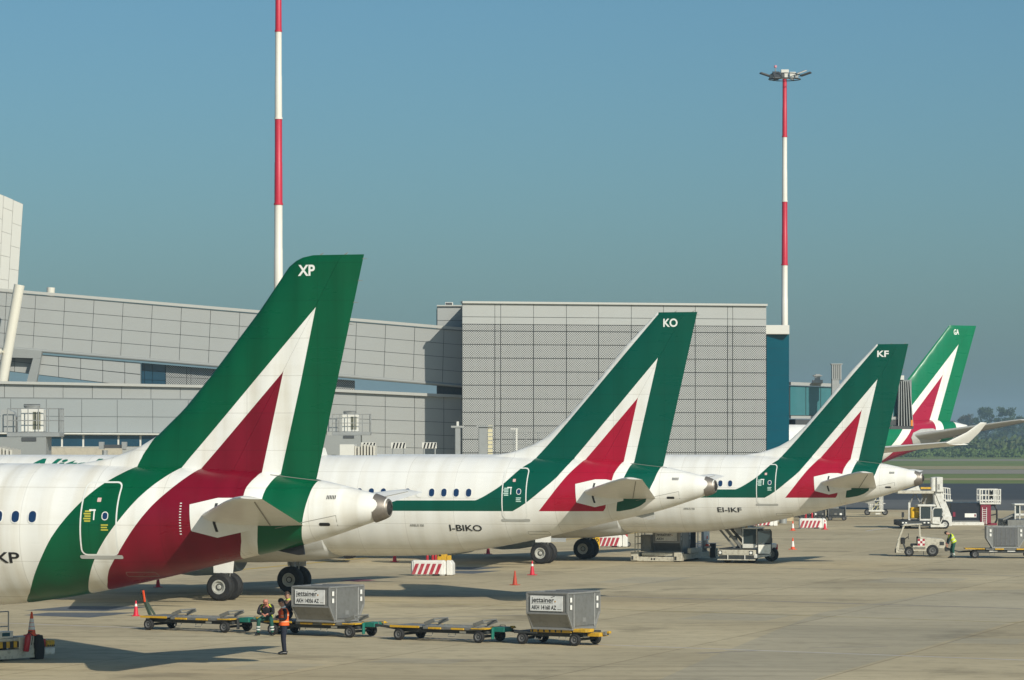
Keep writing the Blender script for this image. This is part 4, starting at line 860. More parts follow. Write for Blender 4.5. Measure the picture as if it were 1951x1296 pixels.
    if kind == 'a320': lettering('type_lettering', 'AIRBUS 320', 0.14, m_seam, root, lambda u, v: h.arc(12.6 - u, 3.1, v, 0.014), bold=0.003, width=0.62)
    if title:
        body, s0, z0, hh, wd = title
        lettering('title_lettering', body, hh * 1.38, MAT('title_green', (0.002, 0.15, 0.09), 0.35), root, lambda u, v: h.arc(s0 - u, z0, v, 0.02), bold=0.035, width=wd, shear=0.28, slices=0.12)
    if letters:
        body, s0, z0, hh, wd = letters
        def fl_(u, v):
            z = z0 + v; s = s0 - u; le, te = LE(z), TE(z); c = max(0.02, min(0.98, (le - s) / (le - te)))
            t = 5 * 0.2 * (0.2969 * math.sqrt(c) - 0.126 * c - 0.3516 * c * c + 0.2843 * c**3 - 0.1036 * c**4) / 0.1 * fin['th'] * (le - te) / 2
            return (s, t + 0.012, z)
        lettering('fin_lettering', body, hh * 1.38, m_ltr, root, fl_, bold=0.012 * k, width=wd, slices=0.1)
    if extras:
        for kk in range(6): hull_patch(h, root, 'vent_slot', rounded(1.38 + kk * 0.045, 1.405 + kk * 0.045, 5.04, 5.15, 0.006, 1), m_blk, 0.012)
        hull_patch(h, root, 'drain_scoop', rounded(1.55, 1.85, 4.28, 4.37, 0.04, 3), m_blk, 0.012)
        # tail strakes, static dischargers, blade aerial, access panel outline
        MB().prism([(2.6, 3.72), (3.4, 3.54), (2.75, 3.42), (2.55, 3.44)], 'y', -0.03, 0.03).build('drain_mast', m_blk if kind == 'a321' else m_pg, root)
        hull_band(h, root, 'access_panel_outline', rounded(6.9, 7.7, 2.78, 2.9, 0.03, 2), 0.012, m_seam, 0.008)
        for kk in range(4):
            z = zt - 0.12 - kk * 0.62; MB().cyl((TE(z) + 0.02, 0, z), (TE(z) - 0.14, 0, z - 0.01), 0.012, 0.004, 6).build('static_discharger', m_seam, root)
        for kk in range(2): MB().cyl((fin['le'][-1][1] - 0.75 - kk * 0.75, 0, zt), (fin['le'][-1][1] - 0.85 - kk * 0.75, 0, zt + 0.06), 0.02, 0.008, 6).build('static_discharger', m_seam, root)
        MB().prism([(17.0, 6.0), (17.4, 6.0), (17.25, 6.35), (17.12, 6.35)], 'y', -0.02, 0.02).build('blade_aerial', m_pw, root)
        # seam between fin root and fuselage, ring seam before the tail cone
        for s_ in (3.9, ):
            pass
        ring = [(s_, z_) for s_, z_ in ((0.95, 3.2), (0.95, 3.2))]
        hb = []
        z0_, z1_ = h.at(1.35)[0] + 0.05, h.at(1.35)[1] - 0.3
        hull_patch(h, root, 'ring_seam', [(1.35, z0_), (1.363, z0_), (1.363, z0_ + 0.45), (1.35, z0_ + 0.45)], m_seam, 0.006)
        hull_patch(h, root, 'panel_seam_line', [(1.36, z0_ + 0.44), (3.1, 4.2), (3.1, 4.215), (1.36, z0_ + 0.455)], m_seam, 0.006)
        hull_patch(h, root, 'panel_seam_line', [(2.0, 5.545), (3.5, 5.72), (3.5, 5.735), (2.0, 5.56)], m_seam, 0.02)
    return root
def cat_lin(t, z):
    if z <= t[0][0]: (z0, a), (z1, b_) = t[0], t[1]
    elif z >= t[-1][0]: (z0, a), (z1, b_) = t[-2], t[-1]
    else:
        for i in range(len(t) - 1):
            if t[i][0] <= z <= t[i + 1][0]: (z0, a), (z1, b_) = t[i], t[i + 1]; break
    return a + (b_ - a) * (z - z0) / (z1 - z0)

FIN = dict(zb=5.35, zt=11.92, le=[(5.35, 10.6), (5.98, 10.0), (6.05, 9.4), (6.14, 8.85), (6.29, 8.35), (6.51, 7.75), (6.83, 7.18), (7.6, 6.33), (8.51, 5.52), (10.47, 3.87), (11.92, 2.45)], te=[(5.35, 2.28), (5.57, 2.2), (11.92, 0.74)], hinge=0.32, th=0.095,
           dorsal=None)
STAB = dict(y0=0.75, y1=6.22, le=(5.55, 2.1), te=(2.3, 1.25), z=(4.40, 5.16), th=(0.36, 0.13), tilt=0.06,
            scrub=[(5.55, 4.88), (5.5, 4.12), (4.78, 3.93), (4.11, 4.08), (3.6, 4.2), (3.5, 4.9), (4.3, 5.07), (4.75, 5.07)])
def a320_wing(xg): return dict(secs=[(1.5, xg + 5.8, xg - 1.6, 2.75, 0.95), (6.4, xg + 2.9, xg - 1.2, 3.12, 0.55), (16.9, xg - 2.4, xg - 4.0, 3.95, 0.18)], eng=(xg + 4.6, 5.75, 1.75), ftf=((4.2, xg - 1.4), (8.6, xg - 1.7), (12.2, xg - 2.6)), winglet=None)
FINX = dict(FIN); FINX['zt'] = 12.0; FINX['le'] = FIN['le'][:-2] + [(10.47, 3.92), (11.4, 3.24), (12.0, 2.83)]; FINX['te'] = [(5.35, 2.28), (5.57, 2.2), (12.0, 0.74)]
rzA = math.pi - TH
O_KO = Vector((-10.74, 145.7, 0)); O_KF = Vector((2.93, 186.96, 0)); O_XP = Vector((-24.63, 103.95, 0))
hX, hK = Hull(44.5), Hull(37.6)
airliner('green and red tailed jet with rounded fin lettered XP and dirty white fuselage', O_XP - FW * 22.3, rzA, hX, m_xp, FINX, STAB, 22.3, a320_wing(22.3), reg=('I-BIXP', 12.5, 3.17, 0.33, 1.79),
         door=(8.76, 7.72, 3.44, 5.48), wins=(10.28, 9), fin_round=0.42, kind='a321', letters=('XP', 2.72, 11.42, 0.31, 0.52))
airliner('jet lettered I-BIKO with a green band and a KO fin with white leading edge', O_KO - FW * 20.08, rzA, hK, m_ko, FIN, STAB, 20.08, a320_wing(20.08), reg=('I-BIKO', 10.9, 2.93, 0.29, 1.36),
         door=(8.56, 7.60, 3.46, 5.50), wins=(10.02, 16), kind='a320', letters=('KO', 2.16, 11.33, 0.33, 0.6), title=('Alitalia', 30.8, 5.2, 1.05, 4.6))
airliner('jet lettered EI-IKF with a green band and a KF fin with white leading edge', O_KF - FW * 19.83, rzA, hK, m_ko, FIN, STAB, 19.83, a320_wing(19.83), reg=('EI-IKF', 10.75, 2.98, 0.29, 1.3),
         door=(8.56, 7.60, 3.46, 5.50), wins=(10.02, 6), kind='a320', letters=('KF', 2.4, 11.25, 0.33, 0.62), sink=0.18)
# the wide-body parked at the pier's end, nose towards the camera
k = 1.36
GB = [(0, 7.3), (1.0, 6.9), (3.0, 6.3), (5.4, 5.73), (9.56, 4.53), (13, 3.55), (16, 2.9), (19, 2.5), (22, 2.35), (26, 2.35)]
GT = [(0, 7.95), (1.74, 8.25), (4, 8.4), (8, 8.42), (12, 8.3), (16, 8.15), (22, 8.0), (26, 8.0)]
GW = [(0, .3), (1.5, .8), (4, 1.45), (8, 2.1), (12, 2.5), (17, 2.78), (22, 2.82), (26, 2.82)]
hG = Hull(58.8, k, GB, GT, GW)
FING = dict(zb=7.9, zt=17.2, le=[(7.9, 11.3), (9.0, 9.9), (12.13, 6.75), (17.2, 1.95)], te=[(7.9, 2.0), (8.41, 1.8), (17.2, -1.2)], hinge=0.3, th=0.09, dorsal=None)
STABG = dict(y0=1.2, y1=9.7, le=(8.1, 1.6), te=(3.2, -0.4), z=(6.75, 8.35), th=(0.6, 0.2), tilt=0.03,
             scrub=[(7.6, 7.2), (7.9, 6.75), (7.6, 6.2), (6.6, 5.9), (5.0, 5.95), (4.0, 6.6), (3.9, 7.2), (5.0, 7.6), (6.5, 7.55)])
xgG = 27.5
WINGG = dict(secs=[(2.2, xgG + 9.0, xgG - 2.5, 3.9, 1.5), (9.5, xgG + 4.2, xgG - 1.6, 4.6, 0.95), (20, 28.6, 23.9, 5.62, 0.5), (28.8, 24.2, 21.9, 6.35, 0.24)], eng=(xgG + 7.5, 9.4, 2.3), ftf=((6.5, xgG - 2), (12, xgG - 2.2), (17, 24.5)),
             winglet=[((24.2, 28.8, 6.35), (21.9, 28.8, 6.3), 0.2), ((22.6, 29.5, 7.2), (21.3, 29.5, 7.2), 0.14), ((21.6, 29.95, 7.98), (20.9, 29.95, 7.98), 0.09)])
TG = Vector((42.356, 318.3, 0))
airliner('distant wide-body jet with bright green GA fin and upturned wing tip', TG, math.pi + R(30), hG, m_ga, FING, STABG, xgG, WINGG, kind='a330', letters=('GA', 1.55, 16.35, 0.5, 0.62), extras=False, wins=None)
# ================================================================ GROUND EQUIPMENT
m_yel = MAT('equipment_yellow', (0.62, 0.36, 0.02), 0.55, dirt=0.65, dcol=(0.10, 0.08, 0.05), dscale=3)
m_gry = MAT('equipment_grey', (0.20, 0.20, 0.185), 0.55, 0.2, dirt=0.6, dcol=(0.07, 0.06, 0.05), dscale=2.5)
m_chs = MAT('chassis_dark', (0.035, 0.04, 0.042), 0.6, 0.1, dirt=0.5, dcol=(0.10, 0.085, 0.065), dscale=3)
m_grn = MAT('equipment_green', (0.01, 0.16, 0.12), 0.5, dirt=0.4)
m_blu = MAT('equipment_blue', (0.03, 0.08, 0.22), 0.5, dirt=0.3)
m_vw = MAT('vehicle_white', (0.66, 0.65, 0.60), 0.4, dirt=0.6, dcol=(0.33, 0.28, 0.20), dscale=2.2)
m_vb = MAT('vehicle_cream', (0.52, 0.49, 0.40), 0.5, dirt=0.75, dcol=(0.16, 0.13, 0.09), dscale=2.6)
m_alu = MAT('container_aluminium', (0.27, 0.27, 0.26), 0.42, 0.55, dirt=0.5, dcol=(0.16, 0.15, 0.13), dscale=2.2)
m_alu2 = MAT('container_frame', (0.34, 0.34, 0.33), 0.45, 0.5, dirt=0.45, dcol=(0.2, 0.19, 0.17), dscale=3)
m_rub = MAT('rubber', (0.012, 0.012, 0.013), 0.8)
m_red = MAT('extinguisher_red', (0.42, 0.015, 0.025), 0.4, dirt=0.2)
m_mar = MAT('maroon_paint', (0.20, 0.012, 0.035), 0.45, dirt=0.3)
m_glz = MAT('vehicle_glass', (0.03, 0.045, 0.05), 0.08, spec=0.8, vary=0.3)
m_ora = MAT('cone_orange', (0.80, 0.085, 0.02), 0.5, dirt=0.25, dcol=(0.25, 0.04, 0.02), dscale=6)
m_orad = MAT('cone_dirty_orange', (0.50, 0.06, 0.025), 0.6, dirt=0.8, dcol=(0.05, 0.03, 0.025), dscale=9)
m_crd = MAT('cone_red', (0.62, 0.015, 0.04), 0.5, dirt=0.2)
m_ref = MAT('reflective_white', (0.78, 0.77, 0.73), 0.5, dirt=0.2)
m_lamp = MAT('lamp_glass', (0.85, 0.85, 0.8), 0.15, spec=0.8)
def bx(t, name, mat, x0, x1, y0, y1, z0, z1, bev=0.012): return MB().box(min(x0, x1), max(x0, x1), min(y0, y1), max(y0, y1), min(z0, z1), max(z0, z1)).build(name, mat, t, bevel=bev)
def pole(t, name, mat, a, b, r=0.02, n=8): return MB().cyl(a, b, r, n=n).build(name, mat, t, True)

# ---- baggage dollies coupled in a train
RZ = R(-31.5); U = Vector((math.cos(RZ), math.sin(RZ), 0)); V = Vector((-math.sin(RZ), math.cos(RZ), 0))
def dolly(label, p1, b, raised=False, bed=True, variant=0):
    """p1: ground point of the near left wheel, b: wheelbase"""
    c = p1 + U * (b / 2) + V * 0.66
    t = empty('baggage_dolly', c, RZ, label, 'dolly', 'dollies coupled in a train')
    h = b / 2
    for x in (-h, h):
        for y in (-0.66, 0.66): wheel(t, (x, y, 0.2), 0.2, 0.15, side=-1 if y < 0 else 1, rr=0.58, n=20)
        pole(t, 'axle', m_chs, (x, -0.6, 0.2), (x, 0.6, 0.2), 0.045)
    for y in (-0.5, 0.5): bx(t, 'side_rail', m_chs, -h - 0.25, h + 0.25, y - 0.04, y + 0.04, 0.28, 0.40)
    for x in (-h - 0.2, -h * 0.3, h * 0.4, h + 0.2): bx(t, 'cross_member', m_chs, x - 0.04, x + 0.04, -0.46, 0.46, 0.29, 0.385)
    if bed:
        bx(t, 'end_deck', m_gry, -h - 0.35, -h + 0.85, -0.72, 0.72, 0.455, 0.50)
        for y in (-0.745, 0.725): bx(t, 'edge_strip', m_yel, -h - 0.33, -h + 0.84, y, y + 0.02, 0.43, 0.505, 0.004)
        bx(t, 'turntable', m_chs, -h - 0.2, -h + 0.5, -0.35, 0.35, 0.40, 0.452)
        x0 = -h + 0.95
        for y in (-0.68, 0.60): bx(t, 'roller_rail', m_gry, x0, h + 0.1, y, y + 0.08, 0.40, 0.50)
        n = int((h + 0.1 - x0) / 0.24)
        for i in range(n):
            x = x0 + 0.12 + i * 0.24; pole(t, 'roller', m_gry, (x, -0.6, 0.465), (x, 0.6, 0.465), 0.035, 8)
        for x in (x0 + 0.25, x0 + 1.15): bx(t, 'guide_block', m_yel, x, x + 0.5, -0.76, -0.695, 0.41, 0.475, 0.01)
        for x in (x0 + 0.02, h - 0.25):
            M = Matrix.Translation((x, -0.15, 0.53)) @ Matrix.Rotation(-0.35, 4, 'Y')
            MB().box(0, 0.42, -0.45, -0.40, -0.02, 0.10, M).box(0, 0.42, 0.4, 0.45, -0.02, 0.10, M).box(0, 0.04, -0.42, 0.42, 0.06, 0.10, M).box(0.38, 0.42, -0.42, 0.42, 0.06, 0.10, M).build('end_stop', m_gry, t)
        for y in (-0.1, 0.02): pole(t, 'pin', m_chs, (h - 0.55, y, 0.5), (h - 0.55, y, 0.62), 0.015)
        bx(t, 'corner_plate', m_yel, h - 0.28, h + 0.28, -0.74, -0.2, 0.445, 0.49); bx(t, 'corner_plate', m_yel, h - 0.1, h + 0.62, 0.2, 0.7, 0.455, 0.495)
        bx(t, 'hitch_box', m_grn, h + 0.3, h + 0.75, -0.3, 0.3, 0.36, 0.52); bx(t, 'hitch_plate', m_grn if variant else m_chs, h + 0.32, h + 0.38, -0.42, -0.3, 0.12, 0.5)
        bx(t, 'hitch_lamp', m_yel, h + 0.7, h + 0.84, 0.15, 0.28, 0.47, 0.55)
    else:
        bx(t, 'carrier_frame', m_chs, -h - 0.1, h + 0.2, -0.7, 0.7, 0.40, 0.46); bx(t, 'side_plate', m_yel, -h + 0.35, h - 0.1, -0.745, -0.70, 0.42, 0.52); bx(t, 'corner_plate', m_yel, h - 0.05, h + 0.45, -0.74, -0.2, 0.45, 0.56)
        bx(t, 'tow_tongue', m_yel, h + 0.25, h + 0.70, -0.30, 0.30, 0.30, 0.42); bx(t, 'tow_hook', m_gry, h + 0.71, h + 0.84, -0.1, 0.1, 0.34, 0.46); bx(t, 'hitch_lamp', m_yel, h + 0.84, h + 0.94, -0.06, 0.08, 0.4, 0.48)
        bx(t, 'wheel_guard', m_chs, -h - 0.3, -h + 0.6, -0.74, -0.56, 0.36, 0.44)
        for i in range(6): bx(t, 'side_rib', m_chs, -h + 0.4 + i * 0.22, -h + 0.46 + i * 0.22, -0.752, -0.742, 0.43, 0.51, 0)
    for x in (-0.55, 0.35):                     # wire foot steps
        MB().tube([(x, -0.56, 0.30), (x, -0.64, 0.18), (x + 0.26, -0.64, 0.18), (x + 0.26, -0.56, 0.30)], 0.012, 6).build('foot_step', m_gry, t)
    bx(t, 'name_plate', m_ref, 0.75, 1.0, -0.56, -0.545, 0.30, 0.37, 0)
    if raised:
        M0 = (-h - 0.35, -0.05, 0.36)
        MB().beam(M0, (-h - 0.78, -0.05, 1.22), 0.08, 0.10).beam((-h - 0.35, 0.25, 0.36), (-h - 0.74, 0.02, 1.1), 0.06, 0.08).build('drawbar', MAT('dull_green', (0.05, 0.075, 0.05), 0.6, dirt=0.5), t)
        MB().tube([(-h - 0.76, -0.05, 1.2), (-h - 0.86, -0.05, 1.28), (-h - 0.8, -0.05, 1.38)], 0.025).build('tow_eye', m_chs, t)
        MB().beam((-h - 0.62, -0.1, 0.95), (-h - 0.69, -0.1, 1.36), 0.05, 0.05).build('reflector_stick', m_ora, t)
    else:
        MB().beam((-h - 0.2, -0.2, 0.33), (-h - 0.95, 0, 0.40), 0.06, 0.08).beam((-h - 0.2, 0.2, 0.33), (-h - 0.95, 0, 0.40), 0.06, 0.08).beam((-h - 0.9, 0, 0.40), (-h - 1.45, 0, 0.44), 0.07, 0.08).build('drawbar', m_chs, t)
        MB().tube([(-h - 1.1, 0.04, 0.46), (-h - 1.1, 0.04, 0.56), (-h - 1.3, 0.04, 0.56), (-h - 1.3, 0.04, 0.46)], 0.012, 6).build('drawbar_handle', m_gry, t)
    return t
P1 = G(284, 1200.5); P3 = G(760.7, 1219.7); P4 = G(995.7, 1227.4); P2 = G(666.8, 1215.3) - U * 3.2
dolly('empty dolly with raised drawbar at the end of the train', P1, 3.3, raised=True)
d2 = dolly('loaded dolly carrying container AKH 14056 AZ beside the seated man', P2, 3.2, variant=1)
dolly('empty dolly between the two dollies that carry containers', P3, 3.15, variant=1)
d4 = dolly('short loaded dolly carrying container AKH 14160 AZ', P4, 2.0, bed=False)

def container(name, label, loc, rz, z, text=None, curtain=False, sign='jettainer'):
    """aluminium air-cargo box: x 1.53 wide, profile across y with both lower corners cut"""
    t = empty(name, loc, rz, label, 'cargo container', 'aluminium air cargo containers')
    a, b, hz, H_ = 0.72, 1.04, 0.50, 1.16
    prof = [(-a, z), (a, z), (b, z + hz), (b, z + H_), (-b, z + H_), (-b, z + hz)]
    MB().prism(prof, 'x', -0.76, 0.76).build('shell', m_alu, t, bevel=0.012)
    fr = MB()
    for x in (-0.76, 0.76):
        for p, q in zip(prof, prof[1:] + prof[:1]): fr.beam((x, p[0], p[1]), (x, q[0], q[1]), 0.055, 0.055)
    for p in prof: fr.beam((-0.76, p[0], p[1]), (0.76, p[0], p[1]), 0.055, 0.055)
    fr.build('edge_frame', m_alu2, t)
    MB().box(-0.8, 0.8, -a - 0.05, a + 0.05, z - 0.05, z).build('base_plate', m_alu2, t, bevel=0.01)
    # near end: sign board
    if text:
        sb = bx(t, 'sign_board', MAT('sign_white', (0.72, 0.72, 0.70), 0.5, dirt=0.2), -0.62, 0.60, -b - 0.045, -b - 0.02, z + hz + 0.08, z + H_ - 0.09, 0)
        yb = -b - 0.05
        lettering('sign_lettering', sign, 0.20, m_blk, sb, lambda u, v: (-0.57 + u, yb, z + hz + 0.36 + v * 1.15), bold=0.003, width=0.86)
        lettering('sign_lettering', text, 0.19, m_blk, sb, lambda u, v: (-0.57 + u, yb, z + hz + 0.13 + v), bold=0.004, width=0.94 if len(text) > 5 else 0.4)
        MB().add([(0.16, yb, z + hz + 0.525), (0.31, yb, z + hz + 0.575), (0.31, yb, z + hz + 0.555), (0.18, yb, z + hz + 0.515)], [(0, 1, 2, 3)]).build('logo_swoosh', m_blk, sb); bx(sb, 'logo_square', MAT('logo_orange', (0.5, 0.25, 0.06), 0.5), 0.305, 0.35, yb - 0.002, yb, z + hz + 0.37, z + hz + 0.42, 0)
        bx(sb, 'small_print', m_seam, 0.42, 0.56, yb - 0.002, yb, z + hz + 0.13, z + hz + 0.15, 0)
        bx(sb, 'small_print', m_seam, -0.5, 0.25, yb - 0.002, yb, z + hz + 0.325, z + hz + 0.333, 0)
    # side panel, door posts, latches on the +x side
    bx(t, 'side_panel', m_alu, 0.765, 0.785, -a + 0.08, a - 0.06, z + 0.08, z + H_ - 0.09)
    for y in (-0.85, 0.85):
        for zz in (0.62, 0.86): bx(t, 'latch', m_ref, 0.78, 0.80, y - 0.05, y + 0.06, z + zz, z + zz + 0.16)
    for y in (-0.68, 0.66): bx(t, 'door_post', m_alu2, 0.765, 0.80, y, y + 0.05, z + 0.03, z + H_ - 0.04)
    bx(t, 'data_plate', m_alu2, 0.786, 0.792, -0.1, 0.1, z + 0.2, z + 0.34, 0)
    for k in range(3): bx(t, 'roof_rib', m_alu2, -0.7, 0.7, -0.7 + k * 0.68, -0.66 + k * 0.68, z + H_ + 0.001, z + H_ + 0.03)
    if curtain:
        MB().box(0.805, 0.83, -0.62, 0.62, z + 0.1, z + H_ - 0.03).build('curtain', MAT('grey_curtain', (0.115, 0.12, 0.125), 0.8, dirt=0.4, dscale=3, bump=0.6), t)
        for k in range(5): pole(t, 'curtain_strap', m_gry, (0.835, -0.5 + k * 0.25, z + 0.12), (0.835, -0.48 + k * 0.25, z + H_ - 0.06), 0.012, 6)
    return t
container('cargo_container', 'dented metal cargo container lettered AKH 14056 AZ', d2.location + U * 0.28 - V * 0.05, RZ, 0.545, 'AKH 14056 AZ')
container('cargo_container', 'metal cargo container lettered AKH 14160 AZ on the short dolly', d4.location + U * 0.2 - V * 0.05, RZ, 0.56, 'AKH 14160 AZ')

# ---- traffic cones
def cone(p, h, label, style=0, lean=0):
    t = empty('traffic_cone', p, random.uniform(0, 3), label, 'traffic cone', 'traffic cones')
    if lean: t.rotation_euler = (lean, 0, 0.3)
    r = h * 0.17; mt = (m_ora, m_crd, m_orad)[style]
    MB().box(-r * 1.55, r * 1.55, -r * 1.55, r * 1.55, 0, h * 0.045).build('base', mt if style != 2 else m_orad, t, bevel=0.01)
    zs = [0.045, 0.24, 0.37, 0.385, 0.53, 0.545, 0.70, 0.98] if style == 0 else [0.045, 0.62, 0.78, 0.98] if style == 1 else [0.045, 0.25, 0.55, 0.98]
    cols = [mt, m_ref, mt, m_ref, mt, m_ref, mt] if style == 0 else [mt, m_ref, mt] if style == 1 else [m_orad, mt, m_orad]
    for i in range(len(zs) - 1):
        R0 = lambda q: r * 1.05 * (1 - q) + r * 0.2 * q
        MB().lathe([(zs[i] * h, R0(zs[i])), (zs[i + 1] * h, R0(zs[i + 1]))], (0, 0, 0), 'z', 18).build('band' if cols[i] is m_ref else 'cone_body', cols[i], t, True)
    return t
cone(G(259, 1174), 0.6, 'orange cone half hidden behind the raised drawbar', 1)
cone(G(981, 1115), 0.68, 'grimy orange cone standing alone on the apron', 2)
cone(G(1014, 1096), 0.72, 'red cone with one white collar near the grimy cone', 1)
cone(G(930, 1056), 0.70, 'red cone in the shadow of the jet I-BIKO', 1)
cone(G(752, 1071), 0.70, 'red cone with white top beside a yellow ground line', 1)
cone(G(301, 1119), 0.62, 'dark red cone in the shade of the XP jet', 1)
cone(G(1510.5, 1047), 0.72, 'orange cone between the belt loader and the striped barriers', 0)
cone(G(1510.5, 1011), 0.72, 'orange cone just left of the striped barrier behind the jet EI-IKF', 0)
cone(G(1571.5, 1009), 0.72, 'dark red cone at the right end of the striped barrier', 1)

# ---- striped barriers with extinguishers
def barrier(px, py, w, label, rz=-TH * 0.4):
    t = empty('striped_barrier', G(px, py), rz, label, 'barrier', 'red and white striped concrete barriers'); H_ = 0.76
    plan = [(-w / 2, 0.12), (-w / 2 + 0.12, 0), (w / 2 - 0.12, 0), (w / 2, 0.12), (w / 2, 0.45), (w / 2 - 0.15, 0.6), (-w / 2 + 0.15, 0.6), (-w / 2, 0.45)]
    MB().prism(plan, 'z', 0.03, H_).build('block', MAT('barrier_white', (0.70, 0.69, 0.65), 0.6, dirt=0.35, dcol=(0.4, 0.36, 0.3)), t, bevel=0.05, seg=2)
    n = 5
    for k in range(n):
        x = -w / 2 + 0.06 + k * (w - 0.3) / n; d = 0.2; wd = 0.17
        if x + d + wd > w / 2 - 0.1: continue
        MB().prism([(x, 0.08), (x + wd, 0.08), (x + wd + d, H_ - 0.16), (x + d, H_ - 0.16)], 'y', -0.012, 0.004).build('stripe', MAT('barrier_red', (0.36, 0.02, 0.04), 0.55, dirt=0.3, dcol=(0.5, 0.4, 0.36)), t)
    bx(t, 'fork_slot', m_bk, w / 2 - 0.62, w / 2 - 0.28, -0.01, 0.02, 0.02, 0.10, 0)
    MB().prism([(w / 2 + 0.02, 0.02), (w / 2 + 0.32, 0.02), (w / 2 + 0.32, H_ * 0.75), (w / 2 + 0.2, H_ * 0.98), (w / 2 + 0.02, H_)], 'y', 0.25, 1.2).build('end_wing', _m['barrier_white'], t, bevel=0.03)
    return t
def extinguisher(p, h, label, group='fire extinguishers'):
    t = empty('fire_extinguisher', p, 0, label, 'fire extinguisher', group)
    MB().lathe([(0, h * 0.13), (h * 0.03, h * 0.15), (h * 0.75, h * 0.15), (h * 0.86, h * 0.09), (h * 0.9, h * 0.05)], (0, 0, 0), 'z', 16).build('cylinder', m_red, t, True)
    MB().cyl((0, 0, h * 0.9), (0, 0, h), h * 0.04, n=8).beam((-h * 0.02, 0, h * 0.98), (h * 0.17, 0, h), 0.03, 0.03).build('valve', m_bk, t)
    MB().tube([(h * 0.05, -0.02, h * 0.95), (h * 0.24, -0.04, h * 0.8), (h * 0.22, -0.05, h * 0.35)], 0.012, 6).build('hose', m_bk, t); return t
b = barrier(815, 1097.5, 1.72, 'round-ended striped barrier under the belly of the jet I-BIKO')
for i, x in enumerate((0.02, 0.28, 0.42)): extinguisher(b.location + Vector((x - 0.05, 0.35 + 0.1 * i, 0.762)), 0.45 - 0.02 * i, ('first', 'second', 'third')[i] + ' red extinguisher counted from the plain end of the nearest barrier')
t = empty('yellow_chock_box', b.location + Vector((0.62, 0.72, 0)), -0.2, 'yellow warning box behind the barrier under the jet I-BIKO', 'box')
bx(t, 'box_body', m_yel, -0.16, 0.28, -0.1, 0.25, 0, 1.18); MB().prism([(-0.1, 0.95), (0.06, 0.95), (0.0, 1.08)], 'y', -0.115, -0.104).build('warning_mark', m_bk, t); bx(t, 'side_box', m_yel, 0.29, 0.5, -0.05, 0.2, 0, 0.98)
b = barrier(1160, 1043, 1.6, 'striped barrier behind the wheels of the jet EI-IKF', -0.1)
t = empty('extinguisher_trolley', b.location + Vector((1.0, 0.7, 0)), 0.2, 'red wheeled extinguisher trolley behind the striped barrier', 'trolley')
MB().lathe([(0.3, 0.14), (0.34, 0.18), (1.0, 0.18), (1.12, 0.08)], (0, 0, 0), 'z', 18).build('cylinder', m_red, t, True); wheel(t, (-0.25, 0.1, 0.16), 0.16, 0.08); wheel(t, (0.25, 0.1, 0.16), 0.16, 0.08)
MB().tube([(-0.2, 0.1, 0.2), (-0.2, 0.25, 1.0), (0.2, 0.25, 1.0), (0.2, 0.1, 0.2)], 0.02).build('handle', m_red, t); pole(t, 'axle', m_chs, (-0.25, 0.1, 0.16), (0.25, 0.1, 0.16))
t = empty('debris_bin', G(1133, 1048), 0.0, 'yellow debris bin lettered FOD behind the wheels of jet EI-IKF', 'bin')
bx(t, 'bin_body', MAT('bin_yellow', (0.70, 0.42, 0.01), 0.5, dirt=0.2), -0.3, 0.3, 0, 0.5, 0.05, 0.98, 0.03); bx(t, 'lid', _m['bin_yellow'], -0.32, 0.32, -0.02, 0.52, 0.98, 1.06, 0.02)
lettering('bin_lettering', 'FOD', 0.3, m_blk, t, lambda u, v: (-0.25 + u, -0.012, 0.48 + v), bold=0.01, width=0.5)
for k in range(3): MB().prism([(-0.24 + k * 0.17, 0.80), (-0.16 + k * 0.17, 0.80), (-0.11 + k * 0.17, 0.9), (-0.19 + k * 0.17, 0.9)], 'y', -0.008, -0.002).build('warning_stripe', m_bk, t)
b = barrier(1545, 1007.5, 1.75, 'striped barrier with two red cylinders behind the jet EI-IKF', 0.0)
for i, x in enumerate((-0.35, 0.12)): extinguisher(b.location + Vector((x, 0.4, 0.762)), 0.5, ('red extinguisher on the left part', 'red extinguisher on the right part')[i] + ' of the barrier behind jet EI-IKF')
barrier(1452, 1003, 1.75, 'striped barrier half hidden by the belly of jet EI-IKF', 0.0)

# ---- container loader under the nearest jet
t = empty('container_loader', G(65, 1256.5), R(50), 'cream container loader with black bumper under the XP jet', 'loader', 'container loaders')
bx(t, 'side_beam', m_vb, -5, 0.0, -0.04, 0.14, 0.06, 0.34); bx(t, 'deck', m_chs, -5, -0.1, 0.16, 2.2, 0.40, 0.52)
for k in range(26): bx(t, 'hazard_slat', (m_yel, m_bk)[k % 2], -4.3 + k * 0.145, -4.17 + k * 0.145, 0.0, 0.06, 0.40, 0.585, 0)
bx(t, 'hazard_rail', m_vb, -5, -0.5, 0.02, 0.18, 0.59, 0.68)
for x in (-3.0, -1.75): 
    c = bx(t, 'control_box', m_vw, x, x + 0.95, 0.05, 0.4, 0.70, 0.90); bx(c, 'control_panel', m_alu, x + 0.1, x + 0.4, 0.03, 0.05, 0.73, 0.87, 0); bx(c, 'control_panel', m_glass_teal, x + 0.5, x + 0.8, 0.03, 0.05, 0.75, 0.86, 0)
bx(t, 'cabinet', m_vb, -0.62, 0.0, -0.02, 0.5, 0.28, 0.72, 0.02)
MB().prism([(0.0, 0.0), (0.30, 0.0), (0.34, 0.2), (0.34, 0.45), (0.26, 0.74), (0.03, 0.74), (-0.03, 0.5), (-0.03, 0.2)], 'y', -0.12, 0.22).build('bumper', m_rub, t, bevel=0.02)
bx(t, 'red_box', m_red, 0.36, 0.5, 0.02, 0.2, 0.36, 0.6); bx(t, 'yellow_buffer', m_yel, 0.52, 0.85, -0.02, 0.25, 0.36, 0.56, 0.03); bx(t, 'white_buffer', m_vw, 0.4, 0.85, -0.04, 0.25, 0.12, 0.33, 0.03)
